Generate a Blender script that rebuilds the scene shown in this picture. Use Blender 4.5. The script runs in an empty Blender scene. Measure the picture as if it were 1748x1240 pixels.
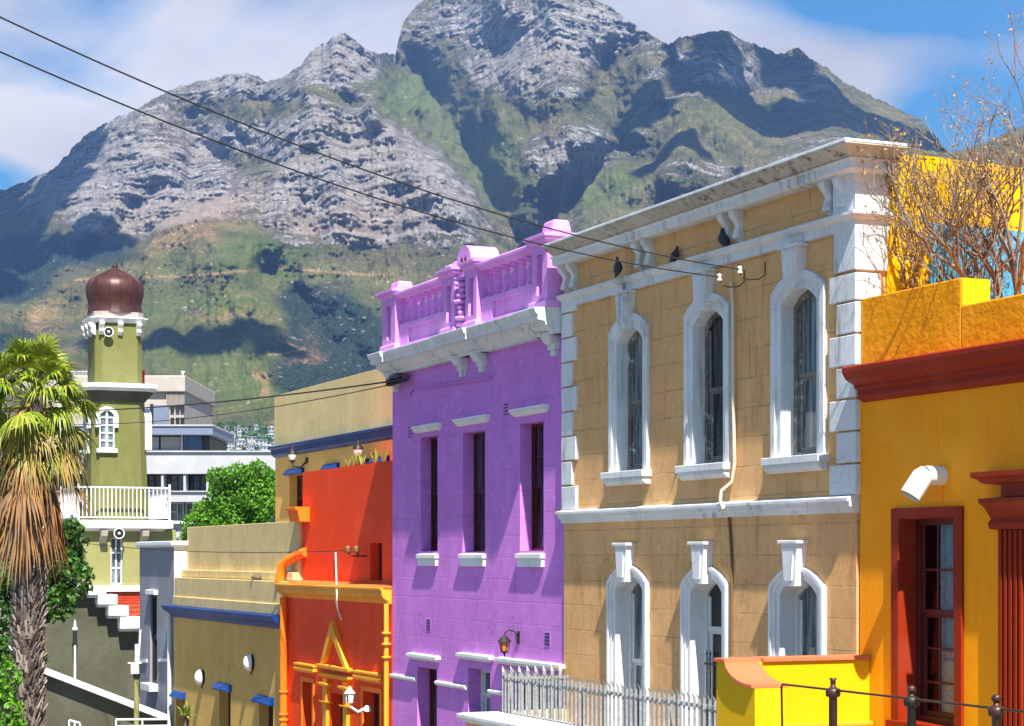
import bpy, bmesh, math, random
import numpy as np
from mathutils import Vector, Matrix
R = math.radians
# ------------------------------------------------------------------ camera, light, sky
F, CX, HY = 3400.0, 874.0, 952.0            # focal length, centre column and horizon row of the photograph in its pixels
scene = bpy.context.scene
world = bpy.data.worlds.new("World"); scene.world = world; world.use_nodes = True
cam = bpy.data.cameras.new("camera"); camo = bpy.data.objects.new("camera", cam)
scene.collection.objects.link(camo); scene.camera = camo
camo.location = (0, 0, 0); camo.rotation_euler = (R(90), 0, 0)
cam.sensor_width = 36; cam.lens = F / 1748 * 36
cam.shift_x = 0.0; cam.shift_y = (HY - 620) / 1748
cam.clip_start = 0.5; cam.clip_end = 20000
TH = math.atan(1450 / F); SN, CS = math.sin(TH), math.cos(TH)      # street direction
SUN = Vector((5.9 * SN - 1.07 * CS, -5.9 * CS - 1.07 * SN, 8.2)).normalized()
sl = bpy.data.lights.new("sun", 'SUN'); sl.energy = 5.0; sl.angle = R(0.5); sl.color = (1, .95, .87)
so = bpy.data.objects.new("sun", sl); scene.collection.objects.link(so)
so.rotation_euler = SUN.to_track_quat('Z', 'Y').to_euler()
scene.view_settings.view_transform = 'Standard'; scene.view_settings.look = 'None'
scene.view_settings.gamma = 1; scene.view_settings.exposure = 1.28
wn, wl = world.node_tree.nodes, world.node_tree.links
wn.clear()
def wnode(t, **k):
    n = wn.new(t)
    for a, b in k.items(): setattr(n, a, b)
    return n
sky = wnode('ShaderNodeTexSky', sky_type='NISHITA', sun_disc=False)
sky.sun_elevation = math.asin(SUN.z); sky.sun_rotation = math.atan2(SUN.x, SUN.y)
sky.air_density = 1.0; sky.dust_density = 0.4; sky.ozone_density = 1.5
tc = wnode('ShaderNodeTexCoord')
mp = wnode('ShaderNodeMapping'); mp.inputs['Scale'].default_value = (1.0, 1.0, 2.6); mp.inputs['Location'].default_value = (.35, .0, .1)
wl.new(tc.outputs['Generated'], mp.inputs['Vector'])
nz = wnode('ShaderNodeTexNoise'); nz.inputs['Scale'].default_value = 3.2; nz.inputs['Detail'].default_value = 7; nz.inputs['Roughness'].default_value = .52
nz.inputs['Distortion'].default_value = .35
wl.new(mp.outputs[0], nz.inputs['Vector'])
def blue_gap(px, py, s, a, prev):
    d = wnode('ShaderNodeVectorMath', operation='DISTANCE'); m_ = wnode('ShaderNodeMapping'); m_.inputs['Scale'].default_value = (1, 1, 2.4)
    wl.new(tc.outputs['Generated'], m_.inputs[0]); wl.new(m_.outputs[0], d.inputs[0])
    v = Vector(((px-CX)/F, 1, (HY-py)/F)).normalized(); d.inputs[1].default_value = (v.x, v.y, v.z*2.4)
    r_ = wnode('ShaderNodeMapRange', interpolation_type='SMOOTHSTEP'); r_.inputs[1].default_value = 0; r_.inputs[2].default_value = s; r_.inputs[3].default_value = a; r_.inputs[4].default_value = 0
    wl.new(d.outputs['Value'], r_.inputs[0]); s_ = wnode('ShaderNodeMath', operation='SUBTRACT'); wl.new(prev, s_.inputs[0]); wl.new(r_.outputs[0], s_.inputs[1]); return s_.outputs[0]
dens = wnode('ShaderNodeMath', operation='ADD'); dens.inputs[1].default_value = .10
wl.new(nz.outputs['Fac'], dens.inputs[0]); dens = dens.outputs[0]
for gap in ((-60, 340, .085, .40), (1620, -75, .15, .46), (1660, 215, .10, .40), (150, -10, .05, .10), (-700, 200, .2, .3)): dens = blue_gap(*gap, dens)
far_ = wnode('ShaderNodeVectorMath', operation='DISTANCE'); wl.new(tc.outputs['Generated'], far_.inputs[0]); far_.inputs[1].default_value = (0, .96, .25)
fr_ = wnode('ShaderNodeMapRange', interpolation_type='SMOOTHSTEP'); fr_.inputs[1].default_value = .34; fr_.inputs[2].default_value = .62; fr_.inputs[3].default_value = 0; fr_.inputs[4].default_value = .22
wl.new(far_.outputs['Value'], fr_.inputs[0]); fs_ = wnode('ShaderNodeMath', operation='SUBTRACT'); wl.new(dens, fs_.inputs[0]); wl.new(fr_.outputs[0], fs_.inputs[1]); dens = fs_.outputs[0]
cr = wnode('ShaderNodeValToRGB'); cr.color_ramp.elements[0].position = .40; cr.color_ramp.elements[1].position = .54
wl.new(dens, cr.inputs[0])
nz2 = wnode('ShaderNodeTexNoise'); nz2.inputs['Scale'].default_value = 5; nz2.inputs['Detail'].default_value = 8
wl.new(mp.outputs[0], nz2.inputs['Vector'])
cc = wnode('ShaderNodeValToRGB'); cc.color_ramp.elements[0].position = .35; cc.color_ramp.elements[1].position = .68
cc.color_ramp.elements[0].color = (5.8, 5.7, 6.2, 1); cc.color_ramp.elements[1].color = (9.2, 8.9, 8.9, 1)
wl.new(nz2.outputs['Fac'], cc.inputs[0])
tint = wnode('ShaderNodeMix', data_type='RGBA', blend_type='MULTIPLY'); tint.inputs[0].default_value = 1
wl.new(sky.outputs[0], tint.inputs[6]); tint.inputs[7].default_value = (.34, .90, 1.22, 1)
mx = wnode('ShaderNodeMix', data_type='RGBA')
wl.new(cr.outputs[0], mx.inputs[0]); wl.new(tint.outputs[2], mx.inputs[6]); wl.new(cc.outputs[0], mx.inputs[7])
bg = wnode('ShaderNodeBackground'); bg.inputs[1].default_value = 0.05
wo = wnode('ShaderNodeOutputWorld'); wl.new(mx.outputs[2], bg.inputs[0]); wl.new(bg.outputs[0], wo.inputs[0])

# ------------------------------------------------------------------ frames and object helpers
P0 = Vector((0.98, 36.6, 0.0))               # foot of the party wall between the purple and the tan house
ROT = -(math.pi / 2 - TH)
FM = Matrix.Translation(P0) @ Matrix.Rotation(ROT, 4, 'Z')   # street frame: x up the street, y into the houses, z up
CAMX = -(P0.x * SN - P0.y * CS); CAMY = -(P0.x * CS + P0.y * SN)
def pf(px, py, y=0.0):
    """photo pixel -> (x, z) on the street-frame plane y = const"""
    u = (px - CX) / F; rx, ry = u * SN - CS, u * CS + SN
    t = (y - CAMY) / ry
    return CAMX + t * rx, -(py - HY) / F * t
def fx(px, y=0.0): return pf(px, 0, y)[0]
def fz(px, py, y=0.0): return pf(px, py, y)[1]
def ps(px, py, x):
    """photo pixel -> (y, z) on the plane x = const"""
    u = (px - CX) / F; rx, ry = u * SN - CS, u * CS + SN
    t = (x - CAMX) / rx
    return CAMY + t * ry, -(py - HY) / F * t
def W(px, py, Z): return Vector(((px - CX) / F * Z, Z, (HY - py) / F * Z))
def ground_z(x, y=0.0):
    return -4.4 + 0.08 * max(-46, min(40, x))
C = scene.collection
class MB:
    def __init__(s): s.v = []; s.f = []; s.sm = []
    def add(s, vs, fs, smooth=False):
        o = len(s.v); s.v += [tuple(p) for p in vs]
        for f in fs: s.f.append(tuple(i + o for i in f)); s.sm.append(smooth)
        return s
    def box(s, x0, x1, y0, y1, z0, z1):
        if x0 > x1: x0, x1 = x1, x0
        if y0 > y1: y0, y1 = y1, y0
        if z0 > z1: z0, z1 = z1, z0
        return s.add([(x0,y0,z0),(x1,y0,z0),(x1,y1,z0),(x0,y1,z0),(x0,y0,z1),(x1,y0,z1),(x1,y1,z1),(x0,y1,z1)],
                     [(0,3,2,1),(4,5,6,7),(0,1,5,4),(1,2,6,5),(2,3,7,6),(3,0,4,7)])
    def bar(s, a, b, w, h, up=(0,0,1)):
        a, b = Vector(a), Vector(b); d = (b - a).normalized(); u = Vector(up)
        if abs(d.dot(u)) > .98: u = Vector((0,1,0))
        r = d.cross(u).normalized() * w / 2; q = r.cross(d).normalized() * h / 2
        return s.add([a-r-q,a+r-q,a+r+q,a-r+q,b-r-q,b+r-q,b+r+q,b-r+q], [(0,1,2,3),(7,6,5,4),(0,4,5,1),(1,5,6,2),(2,6,7,3),(3,7,4,0)])
    def prism_x(s, x0, x1, prof, smooth=False):      # prof: closed (y,z) loop
        n = len(prof); vs = [(x0, y, z) for y, z in prof] + [(x1, y, z) for y, z in prof]
        s.add(vs, [(i, (i+1) % n, n + (i+1) % n, n + i) for i in range(n)], smooth)
        return s.add(vs, [tuple(range(n))[::-1], tuple(range(n, 2*n))])
    def prism_y(s, y0, y1, prof, smooth=False):      # prof: closed (x,z) loop
        n = len(prof); vs = [(x, y0, z) for x, z in prof] + [(x, y1, z) for x, z in prof]
        s.add(vs, [(i, (i+1) % n, n + (i+1) % n, n + i) for i in range(n)], smooth)
        return s.add(vs, [tuple(range(n)), tuple(range(n, 2*n))[::-1]])
    def prism_z(s, z0, z1, prof, prof2=None):
        n = len(prof); prof2 = prof2 or prof
        vs = [(x, y, z0) for x, y in prof] + [(x, y, z1) for x, y in prof2]
        return s.add(vs, [(i, (i+1) % n, n + (i+1) % n, n + i) for i in range(n)] + [tuple(range(n))[::-1], tuple(range(n, 2*n))])
    def tube(s, pts, r, n=8, cap=True, smooth=True):
        pts = [Vector(p) for p in pts]; rs = r if isinstance(r, (list, tuple)) else [r] * len(pts)
        vs = []; ref = None
        for i, p in enumerate(pts):
            d = (pts[min(i+1, len(pts)-1)] - pts[max(i-1, 0)])
            d = d.normalized() if d.length > 1e-9 else Vector((0,0,1))
            if ref is None: ref = Vector((0,0,1)) if abs(d.z) < .9 else Vector((1,0,0))
            a = d.cross(ref).normalized(); b = a.cross(d).normalized(); ref = b
            for k in range(n):
                t = 2 * math.pi * k / n; vs.append(p + (a * math.cos(t) + b * math.sin(t)) * rs[i])
        fs = [(i*n+k, i*n+(k+1) % n, (i+1)*n+(k+1) % n, (i+1)*n+k) for i in range(len(pts)-1) for k in range(n)]
        s.add(vs, fs, smooth)
        if cap: s.add(vs[:n], [tuple(range(n))[::-1]]); s.add(vs[-n:], [tuple(range(n))])
        return s
    def lathe(s, c, prof, n=16, axis='z', smooth=True):   # prof: (radius, height)
        c = Vector(c); vs = []
        for r, h in prof:
            for k in range(n):
                t = 2 * math.pi * k / n; a, b = r * math.cos(t), r * math.sin(t)
                vs.append(c + (Vector((a, b, h)) if axis == 'z' else Vector((a, h, b)) if axis == 'y' else Vector((h, a, b))))
        m = len(prof)
        s.add(vs, [(i*n+k, i*n+(k+1) % n, (i+1)*n+(k+1) % n, (i+1)*n+k) for i in range(m-1) for k in range(n)], smooth)
        s.add(vs[:n], [tuple(range(n))[::-1]]); s.add(vs[-n:], [tuple(range(n))])
        return s
    def band(s, inner, outer, y0, y1):               # two open (x,z) polylines of the same length -> a solid strip
        n = len(inner)
        vs = [(x, y0, z) for x, z in inner] + [(x, y0, z) for x, z in outer] + [(x, y1, z) for x, z in inner] + [(x, y1, z) for x, z in outer]
        fs = []
        for i in range(n-1):
            fs += [(i, i+1, n+i+1, n+i), (2*n+i, 3*n+i, 3*n+i+1, 2*n+i+1), (n+i, n+i+1, 3*n+i+1, 3*n+i), (i, 2*n+i, 2*n+i+1, i+1)]
        fs += [(0, n, 3*n, 2*n), (n-1, 3*n-1, 4*n-1, 2*n-1)]
        return s.add(vs, fs)
    def build(s, name, m, parent=None, bevel=0, label=None, recalc=True):
        me = bpy.data.meshes.new(name)
        vs = s.v; 
        if parent is not None:
            o = Vector(parent.get('_o', (0,0,0))); vs = [(v[0]-o.x, v[1]-o.y, v[2]-o.z) for v in vs]
        me.from_pydata(vs, [], s.f); me.update()
        me.polygons.foreach_set('use_smooth', s.sm)
        for mm in (m if isinstance(m, (list, tuple)) else [m]): me.materials.append(mm)
        if recalc:
            bm = bmesh.new(); bm.from_mesh(me); bmesh.ops.recalc_face_normals(bm, faces=bm.faces); bm.to_mesh(me); bm.free()
        ob = bpy.data.objects.new(name, me); C.objects.link(ob)
        if parent is not None:
            ob.parent = parent
            PO[ob.name] = PO[parent.name]; ob['_o'] = list(parent['_o'])
        if label: ob['label'] = label
        if bevel:
            b = ob.modifiers.new('bevel', 'BEVEL'); b.width = bevel; b.segments = 2; b.limit_method = 'ANGLE'; b.angle_limit = R(40)
        return ob
PO = {}
def tag(o, label=None, cat=None, group=None, kind=None):
    if label: o['label'] = label
    if cat: o['category'] = cat
    if group: o['group'] = group
    if kind: o['kind'] = kind
    return o
def thing(name, label, cat, at=(0,0,0), group=None, frame='F'):
    """Empty at the thing's base. Its parts are written in the same frame as 'at'."""
    o = bpy.data.objects.new(name, None); C.objects.link(o)
    o['_o'] = list(at); PO[o.name] = frame
    if frame == 'F': o.matrix_world = FM @ Matrix.Translation(Vector(at))
    else: o.matrix_world = Matrix.Translation(Vector(at))
    return tag(o, label, cat, group)
def single(mb, name, m, label, cat, at=(0,0,0), group=None, frame='F', bevel=0):
    """A thing that is one mesh."""
    at = Vector(at); mb.v = [(v[0]-at.x, v[1]-at.y, v[2]-at.z) for v in mb.v]
    o = mb.build(name, m, None, bevel)
    o.matrix_world = (FM if frame == 'F' else Matrix.Identity(4)) @ Matrix.Translation(at)
    return tag(o, label, cat, group)
def copy_tree(o, parent=None):
    c = o.copy(); C.objects.link(c); c.parent = parent
    for ch in list(o.children): copy_tree(ch, c)
    return c

# ------------------------------------------------------------------ materials
def nmat(name):
    m = bpy.data.materials.new(name); m.use_nodes = True
    nt = m.node_tree; b = nt.nodes['Principled BSDF']
    return m, nt, b
def N(nt, t, **k):
    n = nt.nodes.new(t)
    for a, b in k.items(): setattr(n, a, b)
    return n
def mixc(nt, fac, a, b, mode='MIX'):
    n = N(nt, 'ShaderNodeMix', data_type='RGBA', blend_type=mode)
    for i, v in ((0, fac), (6, a), (7, b)):
        if hasattr(v, 'is_linked') or hasattr(v, 'links'): nt.links.new(v, n.inputs[i])
        elif i == 0: n.inputs[0].default_value = v
        else: n.inputs[i].default_value = (*v[:3], 1)
    return n.outputs[2]
def ramp(nt, src, p0, p1, c0=(0,0,0), c1=(1,1,1)):
    n = N(nt, 'ShaderNodeValToRGB'); e = n.color_ramp.elements
    e[0].position, e[1].position = p0, p1; e[0].color = (*c0, 1); e[1].color = (*c1, 1)
    nt.links.new(src, n.inputs[0]); return n.outputs[0]
def noise(nt, vec, scale, detail=4, rough=.55, stretch=None, dist=0):
    if stretch:
        mp = N(nt, 'ShaderNodeMapping'); mp.inputs['Scale'].default_value = stretch; nt.links.new(vec, mp.inputs[0]); vec = mp.outputs[0]
    n = N(nt, 'ShaderNodeTexNoise'); n.inputs['Scale'].default_value = scale; n.inputs['Detail'].default_value = detail
    n.inputs['Roughness'].default_value = rough; n.inputs['Distortion'].default_value = dist
    nt.links.new(vec, n.inputs['Vector']); return n.outputs['Fac']
def mrange(nt, src, a, b):
    n = N(nt, 'ShaderNodeMapRange', interpolation_type='SMOOTHSTEP'); n.inputs[1].default_value = a; n.inputs[2].default_value = b
    nt.links.new(src, n.inputs[0]); return n.outputs[0]
def plaster(name, col, rough=.75, var=.12, stain=None, stain_amt=.3, bump=.25, blocks=None, joint=.55, peel=None, fine=60, spec=.10, coarse=.5, jw=.013, jbump=.55, crack=.28):
    """painted render: uneven tone, run marks down the wall, fine relief, optional scored block lines (width, height)"""
    m, nt, b = nmat(name); L = nt.links
    tc = N(nt, 'ShaderNodeTexCoord').outputs['Object']
    a = noise(nt, tc, 1.3, 6); c = mixc(nt, ramp(nt, a, .3, .7), [x*(1-var) for x in col], [min(1, x*(1+var)) for x in col])
    a2 = noise(nt, tc, 9, 5); c = mixc(nt, ramp(nt, a2, .35, .75), c, [x*(1-var*.8) for x in col])
    if stain:
        s1 = noise(nt, tc, 2.2, 6, .62, (3.5, 3.5, .45)); s2 = noise(nt, tc, .8, 3)
        f = N(nt, 'ShaderNodeMath', operation='MULTIPLY'); L.new(ramp(nt, s1, .5, .72), f.inputs[0]); L.new(ramp(nt, s2, .38, .62), f.inputs[1])
        g = N(nt, 'ShaderNodeMath', operation='MULTIPLY'); L.new(f.outputs[0], g.inputs[0]); g.inputs[1].default_value = stain_amt
        c = mixc(nt, g.outputs[0], c, stain)
    # faded patches and hairline cracks
    fd = noise(nt, tc, .55, 5, .6); c = mixc(nt, mrange(nt, fd, .48, .66), c, [min(1, x*1.08+.012) for x in col])
    wv0 = N(nt, 'ShaderNodeTexNoise'); wv0.inputs['Scale'].default_value = 2.2; wv0.inputs['Detail'].default_value = 5; L.new(tc, wv0.inputs['Vector'])
    wa = N(nt, 'ShaderNodeVectorMath', operation='MULTIPLY_ADD'); L.new(wv0.outputs['Color'], wa.inputs[0]); wa.inputs[1].default_value = (.55, .55, .55); L.new(tc, wa.inputs[2])
    vc = N(nt, 'ShaderNodeTexVoronoi', feature='DISTANCE_TO_EDGE'); vc.inputs['Scale'].default_value = .75; L.new(wa.outputs[0], vc.inputs['Vector'])
    ck = N(nt, 'ShaderNodeMath', operation='MULTIPLY'); L.new(mrange(nt, vc.outputs['Distance'], .012, .004), ck.inputs[0]); L.new(mrange(nt, noise(nt, tc, .7, 2), .50, .60), ck.inputs[1])
    ck2 = N(nt, 'ShaderNodeMath', operation='MULTIPLY'); L.new(ck.outputs[0], ck2.inputs[0]); ck2.inputs[1].default_value = crack
    c = mixc(nt, ck2.outputs[0], c, [x*.35 for x in col])
    hgt = noise(nt, tc, fine, 3, .6)
    h2 = noise(nt, tc, 5, 4)
    hs = N(nt, 'ShaderNodeMath', operation='MULTIPLY_ADD'); L.new(h2, hs.inputs[0]); hs.inputs[1].default_value = coarse * 2; L.new(hgt, hs.inputs[2])
    h = hs.outputs[0]
    bp = N(nt, 'ShaderNodeBump'); bp.inputs['Strength'].default_value = bump; bp.inputs['Distance'].default_value = .02
    L.new(h, bp.inputs['Height']); nrm = bp.outputs[0]
    if peel:
        p = noise(nt, tc, 6, 8, .68); pp = noise(nt, tc, .9, 3)
        q = N(nt, 'ShaderNodeMath', operation='MULTIPLY'); L.new(ramp(nt, p, .54, .60), q.inputs[0]); L.new(ramp(nt, pp, .42, .62), q.inputs[1])
        c = mixc(nt, q.outputs[0], c, peel)
    if blocks:
        sep = N(nt, 'ShaderNodeSeparateXYZ'); L.new(tc, sep.inputs[0])
        com = N(nt, 'ShaderNodeCombineXYZ'); L.new(sep.outputs[0], com.inputs[0]); L.new(sep.outputs[2], com.inputs[1])
        wob = noise(nt, tc, 1.5, 2); wv = N(nt, 'ShaderNodeVectorMath', operation='MULTIPLY_ADD')
        L.new(wob, wv.inputs[0]); wv.inputs[1].default_value = (.02, .02, 0); L.new(com.outputs[0], wv.inputs[2])
        br = N(nt, 'ShaderNodeTexBrick'); br.offset = .5; L.new(wv.outputs[0], br.inputs['Vector'])
        br.inputs['Scale'].default_value = 1; br.inputs['Brick Width'].default_value = blocks[0]; br.inputs['Row Height'].default_value = blocks[1]
        br.inputs['Mortar Size'].default_value = jw; br.inputs['Mortar Smooth'].default_value = .35
        br.inputs['Color1'].default_value = (0,0,0,1); br.inputs['Color2'].default_value = (.25,.25,.25,1); br.inputs['Mortar'].default_value = (1,1,1,1)
        wear = ramp(nt, noise(nt, tc, 2.0, 4), .35, .6)
        jf = N(nt, 'ShaderNodeMath', operation='MULTIPLY'); L.new(br.outputs['Fac'], jf.inputs[0]); L.new(wear, jf.inputs[1])
        jg = N(nt, 'ShaderNodeMath', operation='MULTIPLY'); L.new(jf.outputs[0], jg.inputs[0]); jg.inputs[1].default_value = joint
        c = mixc(nt, .10, c, br.outputs['Color'], 'SOFT_LIGHT')
        c = mixc(nt, jg.outputs[0], c, [x*.45 for x in col])
        b2 = N(nt, 'ShaderNodeBump', invert=True); b2.inputs['Strength'].default_value = jbump; b2.inputs['Distance'].default_value = .02
        L.new(br.outputs['Fac'], b2.inputs['Height']); L.new(nrm, b2.inputs['Normal']); nrm = b2.outputs[0]
    L.new(c, b.inputs['Base Color']); L.new(nrm, b.inputs['Normal'])
    b.inputs['Roughness'].default_value = rough; b.inputs['Specular IOR Level'].default_value = spec
    return m
def simple(name, col, rough=.5, metal=0, var=.1, scale=12, bump=.05, spec=.4):
    m, nt, b = nmat(name); tc = N(nt, 'ShaderNodeTexCoord').outputs['Object']
    f = noise(nt, tc, scale, 5); c = mixc(nt, ramp(nt, f, .3, .7), [x*(1-var) for x in col], [min(1, x*(1+var)) for x in col])
    nt.links.new(c, b.inputs['Base Color']); b.inputs['Roughness'].default_value = rough; b.inputs['Metallic'].default_value = metal
    b.inputs['Specular IOR Level'].default_value = spec
    if bump:
        bp = N(nt, 'ShaderNodeBump'); bp.inputs['Strength'].default_value = bump; bp.inputs['Distance'].default_value = .01
        nt.links.new(f, bp.inputs['Height']); nt.links.new(bp.outputs[0], b.inputs['Normal'])
    return m
def glassm(name, col, rough=.06, var=.6):
    m, nt, b = nmat(name); tc = N(nt, 'ShaderNodeTexCoord').outputs['Object']
    f = noise(nt, tc, 1.7, 4, .6, (7, 7, .5)); c = mixc(nt, ramp(nt, f, .42, .62), [x*(1-var) for x in col], [x*(1+var) for x in col])  # streaks painted in for curtain folds and, on dark panes, reflections
    nt.links.new(c, b.inputs['Base Color']); b.inputs['Roughness'].default_value = rough
    w = noise(nt, tc, 2.5, 2); bp = N(nt, 'ShaderNodeBump'); bp.inputs['Strength'].default_value = .05
    nt.links.new(w, bp.inputs['Height']); nt.links.new(bp.outputs[0], b.inputs['Normal'])
    return m
def clearglass(name):
    m, nt, b = nmat(name); out = nt.nodes['Material Output']
    t = N(nt, 'ShaderNodeBsdfTransparent'); g = N(nt, 'ShaderNodeBsdfGlossy'); g.inputs['Roughness'].default_value = .03
    t.inputs[0].default_value = (.8, .85, .85, 1)
    fr = N(nt, 'ShaderNodeFresnel'); fr.inputs[0].default_value = 1.5
    mx = N(nt, 'ShaderNodeMixShader'); nt.links.new(fr.outputs[0], mx.inputs[0]); nt.links.new(t.outputs[0], mx.inputs[1]); nt.links.new(g.outputs[0], mx.inputs[2])
    nt.links.new(mx.outputs[0], out.inputs['Surface']); return m
def leafm(name, cols, rough=.55, trans=.25, spec=.3):
    """leaf colours vary from leaf to leaf"""
    m, nt, b = nmat(name); out = nt.nodes['Material Output']
    g = N(nt, 'ShaderNodeNewGeometry'); r = N(nt, 'ShaderNodeValToRGB')
    el = r.color_ramp.elements
    for i, c in enumerate(cols):
        p = i / (len(cols) - 1)
        e = el[0] if i == 0 else el[1] if i == len(cols)-1 else el.new(p)
        e.position = p; e.color = (*c, 1)
    nt.links.new(g.outputs['Random Per Island'], r.inputs[0]); nt.links.new(r.outputs[0], b.inputs['Base Color'])
    b.inputs['Roughness'].default_value = rough; b.inputs['Specular IOR Level'].default_value = spec
    tr = N(nt, 'ShaderNodeBsdfTranslucent'); nt.links.new(r.outputs[0], tr.inputs[0])
    mx = N(nt, 'ShaderNodeMixShader'); mx.inputs[0].default_value = trans
    nt.links.new(b.outputs[0], mx.inputs[1]); nt.links.new(tr.outputs[0], mx.inputs[2]); nt.links.new(mx.outputs[0], out.inputs['Surface'])
    return m
M = {}
M['purple'] = plaster('purple paint', (.61, .225, .66), blocks=(2.6, .43), joint=.42, stain=(.36, .10, .50), stain_amt=.55, bump=.3, var=.11, peel=(.62, .30, .72), jbump=.35)
M['violet'] = plaster('violet parapet paint', (.65, .29, .69), stain=(.3, .06, .38), stain_amt=.4, bump=.2)
M['tan'] = plaster('ochre render', (.73, .425, .18), blocks=(1.75, .45), joint=.6, stain=(.42, .17, .05), stain_amt=.8, bump=.5, var=.13, peel=(.62, .40, .20))
M['oldwhite'] = plaster('weathered white paint', (.66, .68, .68), stain=(.13, .12, .10), stain_amt=.85, bump=.35, var=.06, peel=(.62, .64, .62))
M['dirtywhite'] = plaster('mouldy white cornice', (.46, .44, .37), stain=(.035, .035, .03), stain_amt=1.0, bump=.5, var=.25, peel=(.16, .15, .12))
M['white'] = plaster('white paint', (.72, .72, .71), stain=(.38, .37, .34), stain_amt=.5, bump=.12, var=.03)
M['amber'] = plaster('amber paint', (.97, .35, .004), rough=.6, stain=(.74, .22, .01), stain_amt=.5, bump=.25, var=.05)
M['amberdirt'] = plaster('weathered amber parapet', (.95, .34, .006), stain=(.62, .16, .01), stain_amt=.85, bump=.5, var=.14, fine=10, coarse=.25)
M['yellow'] = plaster('bright yellow paint', (.70, .41, .004), rough=.65, stain=(.70, .5, .02), stain_amt=.25, bump=.2, var=.04)
M['yellowblue'] = plaster('blue wall panel paint', (.07, .33, .55), stain=(.05, .22, .4), stain_amt=.4, bump=.2)
M['coping'] = plaster('salmon coping paint', (.62, .16, .07), bump=.15, var=.06)
M['oxide'] = plaster('oxide red trim', (.27, .024, .005), rough=.5, bump=.1, var=.08)
M['orange'] = plaster('orange red paint', (.86, .065, .006), rough=.6, stain=(.5, .04, .01), stain_amt=.25, bump=.15, var=.05)
M['orangeside'] = plaster('orange trim', (.92, .18, .012), rough=.55, bump=.1, var=.05)
M['orangeroof'] = plaster('orange terrace', (.70, .16, .035), bump=.2, var=.1)
M['gold'] = plaster('golden trim paint', (.80, .33, .025), rough=.5, bump=.1, var=.08)
M['olive'] = plaster('olive ochre render', (.64, .40, .11), stain=(.28, .17, .05), stain_amt=.4, bump=.25, var=.08)
M['olivetop'] = plaster('parapet ochre render', (.66, .50, .23), stain=(.36, .25, .11), stain_amt=.7, bump=.35, var=.12)
M['cream'] = plaster('cream yellow render', (.70, .55, .26), stain=(.45, .3, .12), stain_amt=.35, bump=.2, var=.07)
M['creamlow'] = plaster('honey yellow render', (.74, .46, .13), stain=(.5, .3, .1), stain_amt=.3, bump=.2, var=.07)
M['blue'] = plaster('royal blue trim', (.010, .045, .21), rough=.45, bump=.1, var=.12)
M['grey'] = plaster('blue grey render', (.25, .25, .275), stain=(.2, .21, .25), stain_amt=.4, bump=.35, var=.1)
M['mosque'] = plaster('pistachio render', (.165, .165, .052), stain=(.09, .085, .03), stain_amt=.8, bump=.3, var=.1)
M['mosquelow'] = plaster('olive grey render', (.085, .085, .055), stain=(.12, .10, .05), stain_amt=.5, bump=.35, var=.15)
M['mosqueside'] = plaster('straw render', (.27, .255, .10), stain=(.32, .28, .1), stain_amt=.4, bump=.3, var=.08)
M['copper'] = simple('brown copper', (.065, .022, .017), .45, .25, .3, 3, .1, .5)
M['officewhite'] = plaster('office white', (.38, .38, .40), stain=(.6, .6, .6), stain_amt=.2, bump=.03, var=.03)
M['slate'] = simple('slate blue fascia', (.15, .18, .24), .5, 0, .06, 2, 0)
M['beige'] = plaster('beige concrete', (.40, .35, .31), bump=.03, var=.06)
M['panel'] = simple('grey blind', (.25, .245, .24), .6, 0, .05, 2, 0)
M['dark'] = simple('dark opening', (.02, .02, .022), .4, 0, .3, 3, 0)
M['glass'] = glassm('dark window glass', (.028, .030, .036), .06, .9)
M['glassgrey'] = glassm('curtained glass', (.12, .145, .16), .08, .6)
M['glassblue'] = glassm('office blue glass', (.03, .05, .12), .1, .4)
M['clear'] = clearglass('clear pane')
M['wood'] = simple('brown window wood', (.10, .03, .015), .5, 0, .3, 20, .1)
M['woodpeel'] = plaster('peeling grey wood', (.20, .19, .17), stain=(.03, .03, .03), stain_amt=.9, bump=.8, var=.5, fine=25, peel=(.62, .62, .60))
M['whitewood'] = simple('white window wood', (.62, .62, .60), .5, 0, .15, 20, .1)
M['redwood'] = simple('dark red joinery', (.085, .010, .008), .45, 0, .25, 10, .08)
M['iron'] = simple('black iron', (.022, .018, .016), .5, .3, .4, 30, .15)
M['brownpost'] = simple('brown painted iron', (.06, .028, .018), .42, .3, .3, 30, .15)
M['galv'] = simple('grey palisade paint', (.30, .30, .295), .5, .2, .25, 18, .15)
M['cable'] = simple('black cable', (.02, .02, .022), .6)
M['cablewhite'] = simple('pale cable', (.62, .56, .42), .6)
M['porcelain'] = simple('porcelain', (.72, .70, .66), .2)
M['brown'] = simple('rusty hook', (.16, .09, .03), .6)
M['lampglass'] = simple('amber lamp glass', (.55, .20, .05), .2)
M['milk'] = simple('milky lamp glass', (.80, .80, .78), .25)
M['pvc'] = simple('white plastic', (.78, .77, .70), .35, 0, .05)
M['red'] = simple('red board', (.60, .02, .01), .5)
M['tile'] = simple('red roof tile', (.62, .05, .025), .5, 0, .2, 3)
M['bark'] = simple('bark', (.13, .10, .075), .9, 0, .4, 20, .4)
M['twig'] = simple('pale brown twig', (.20, .15, .11), .85, 0, .45, 8, .2)
M['boot'] = leafm('palm leaf bases', [(.09, .06, .045), (.30, .22, .17), (.14, .095, .07), (.42, .34, .28)], .9, .0, .1)
M['curtain'] = simple('lace curtain', (.55, .58, .66), .8, 0, .35, 30, .3)
M['roof'] = simple('flat roof felt', (.25, .24, .23), .9)
M['bird'] = simple('pigeon plumage', (.035, .033, .042), .55, 0, .5, 20, .1)
M['road'] = simple('asphalt', (.055, .055, .056), .9, 0, .3, 3, .3)
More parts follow.
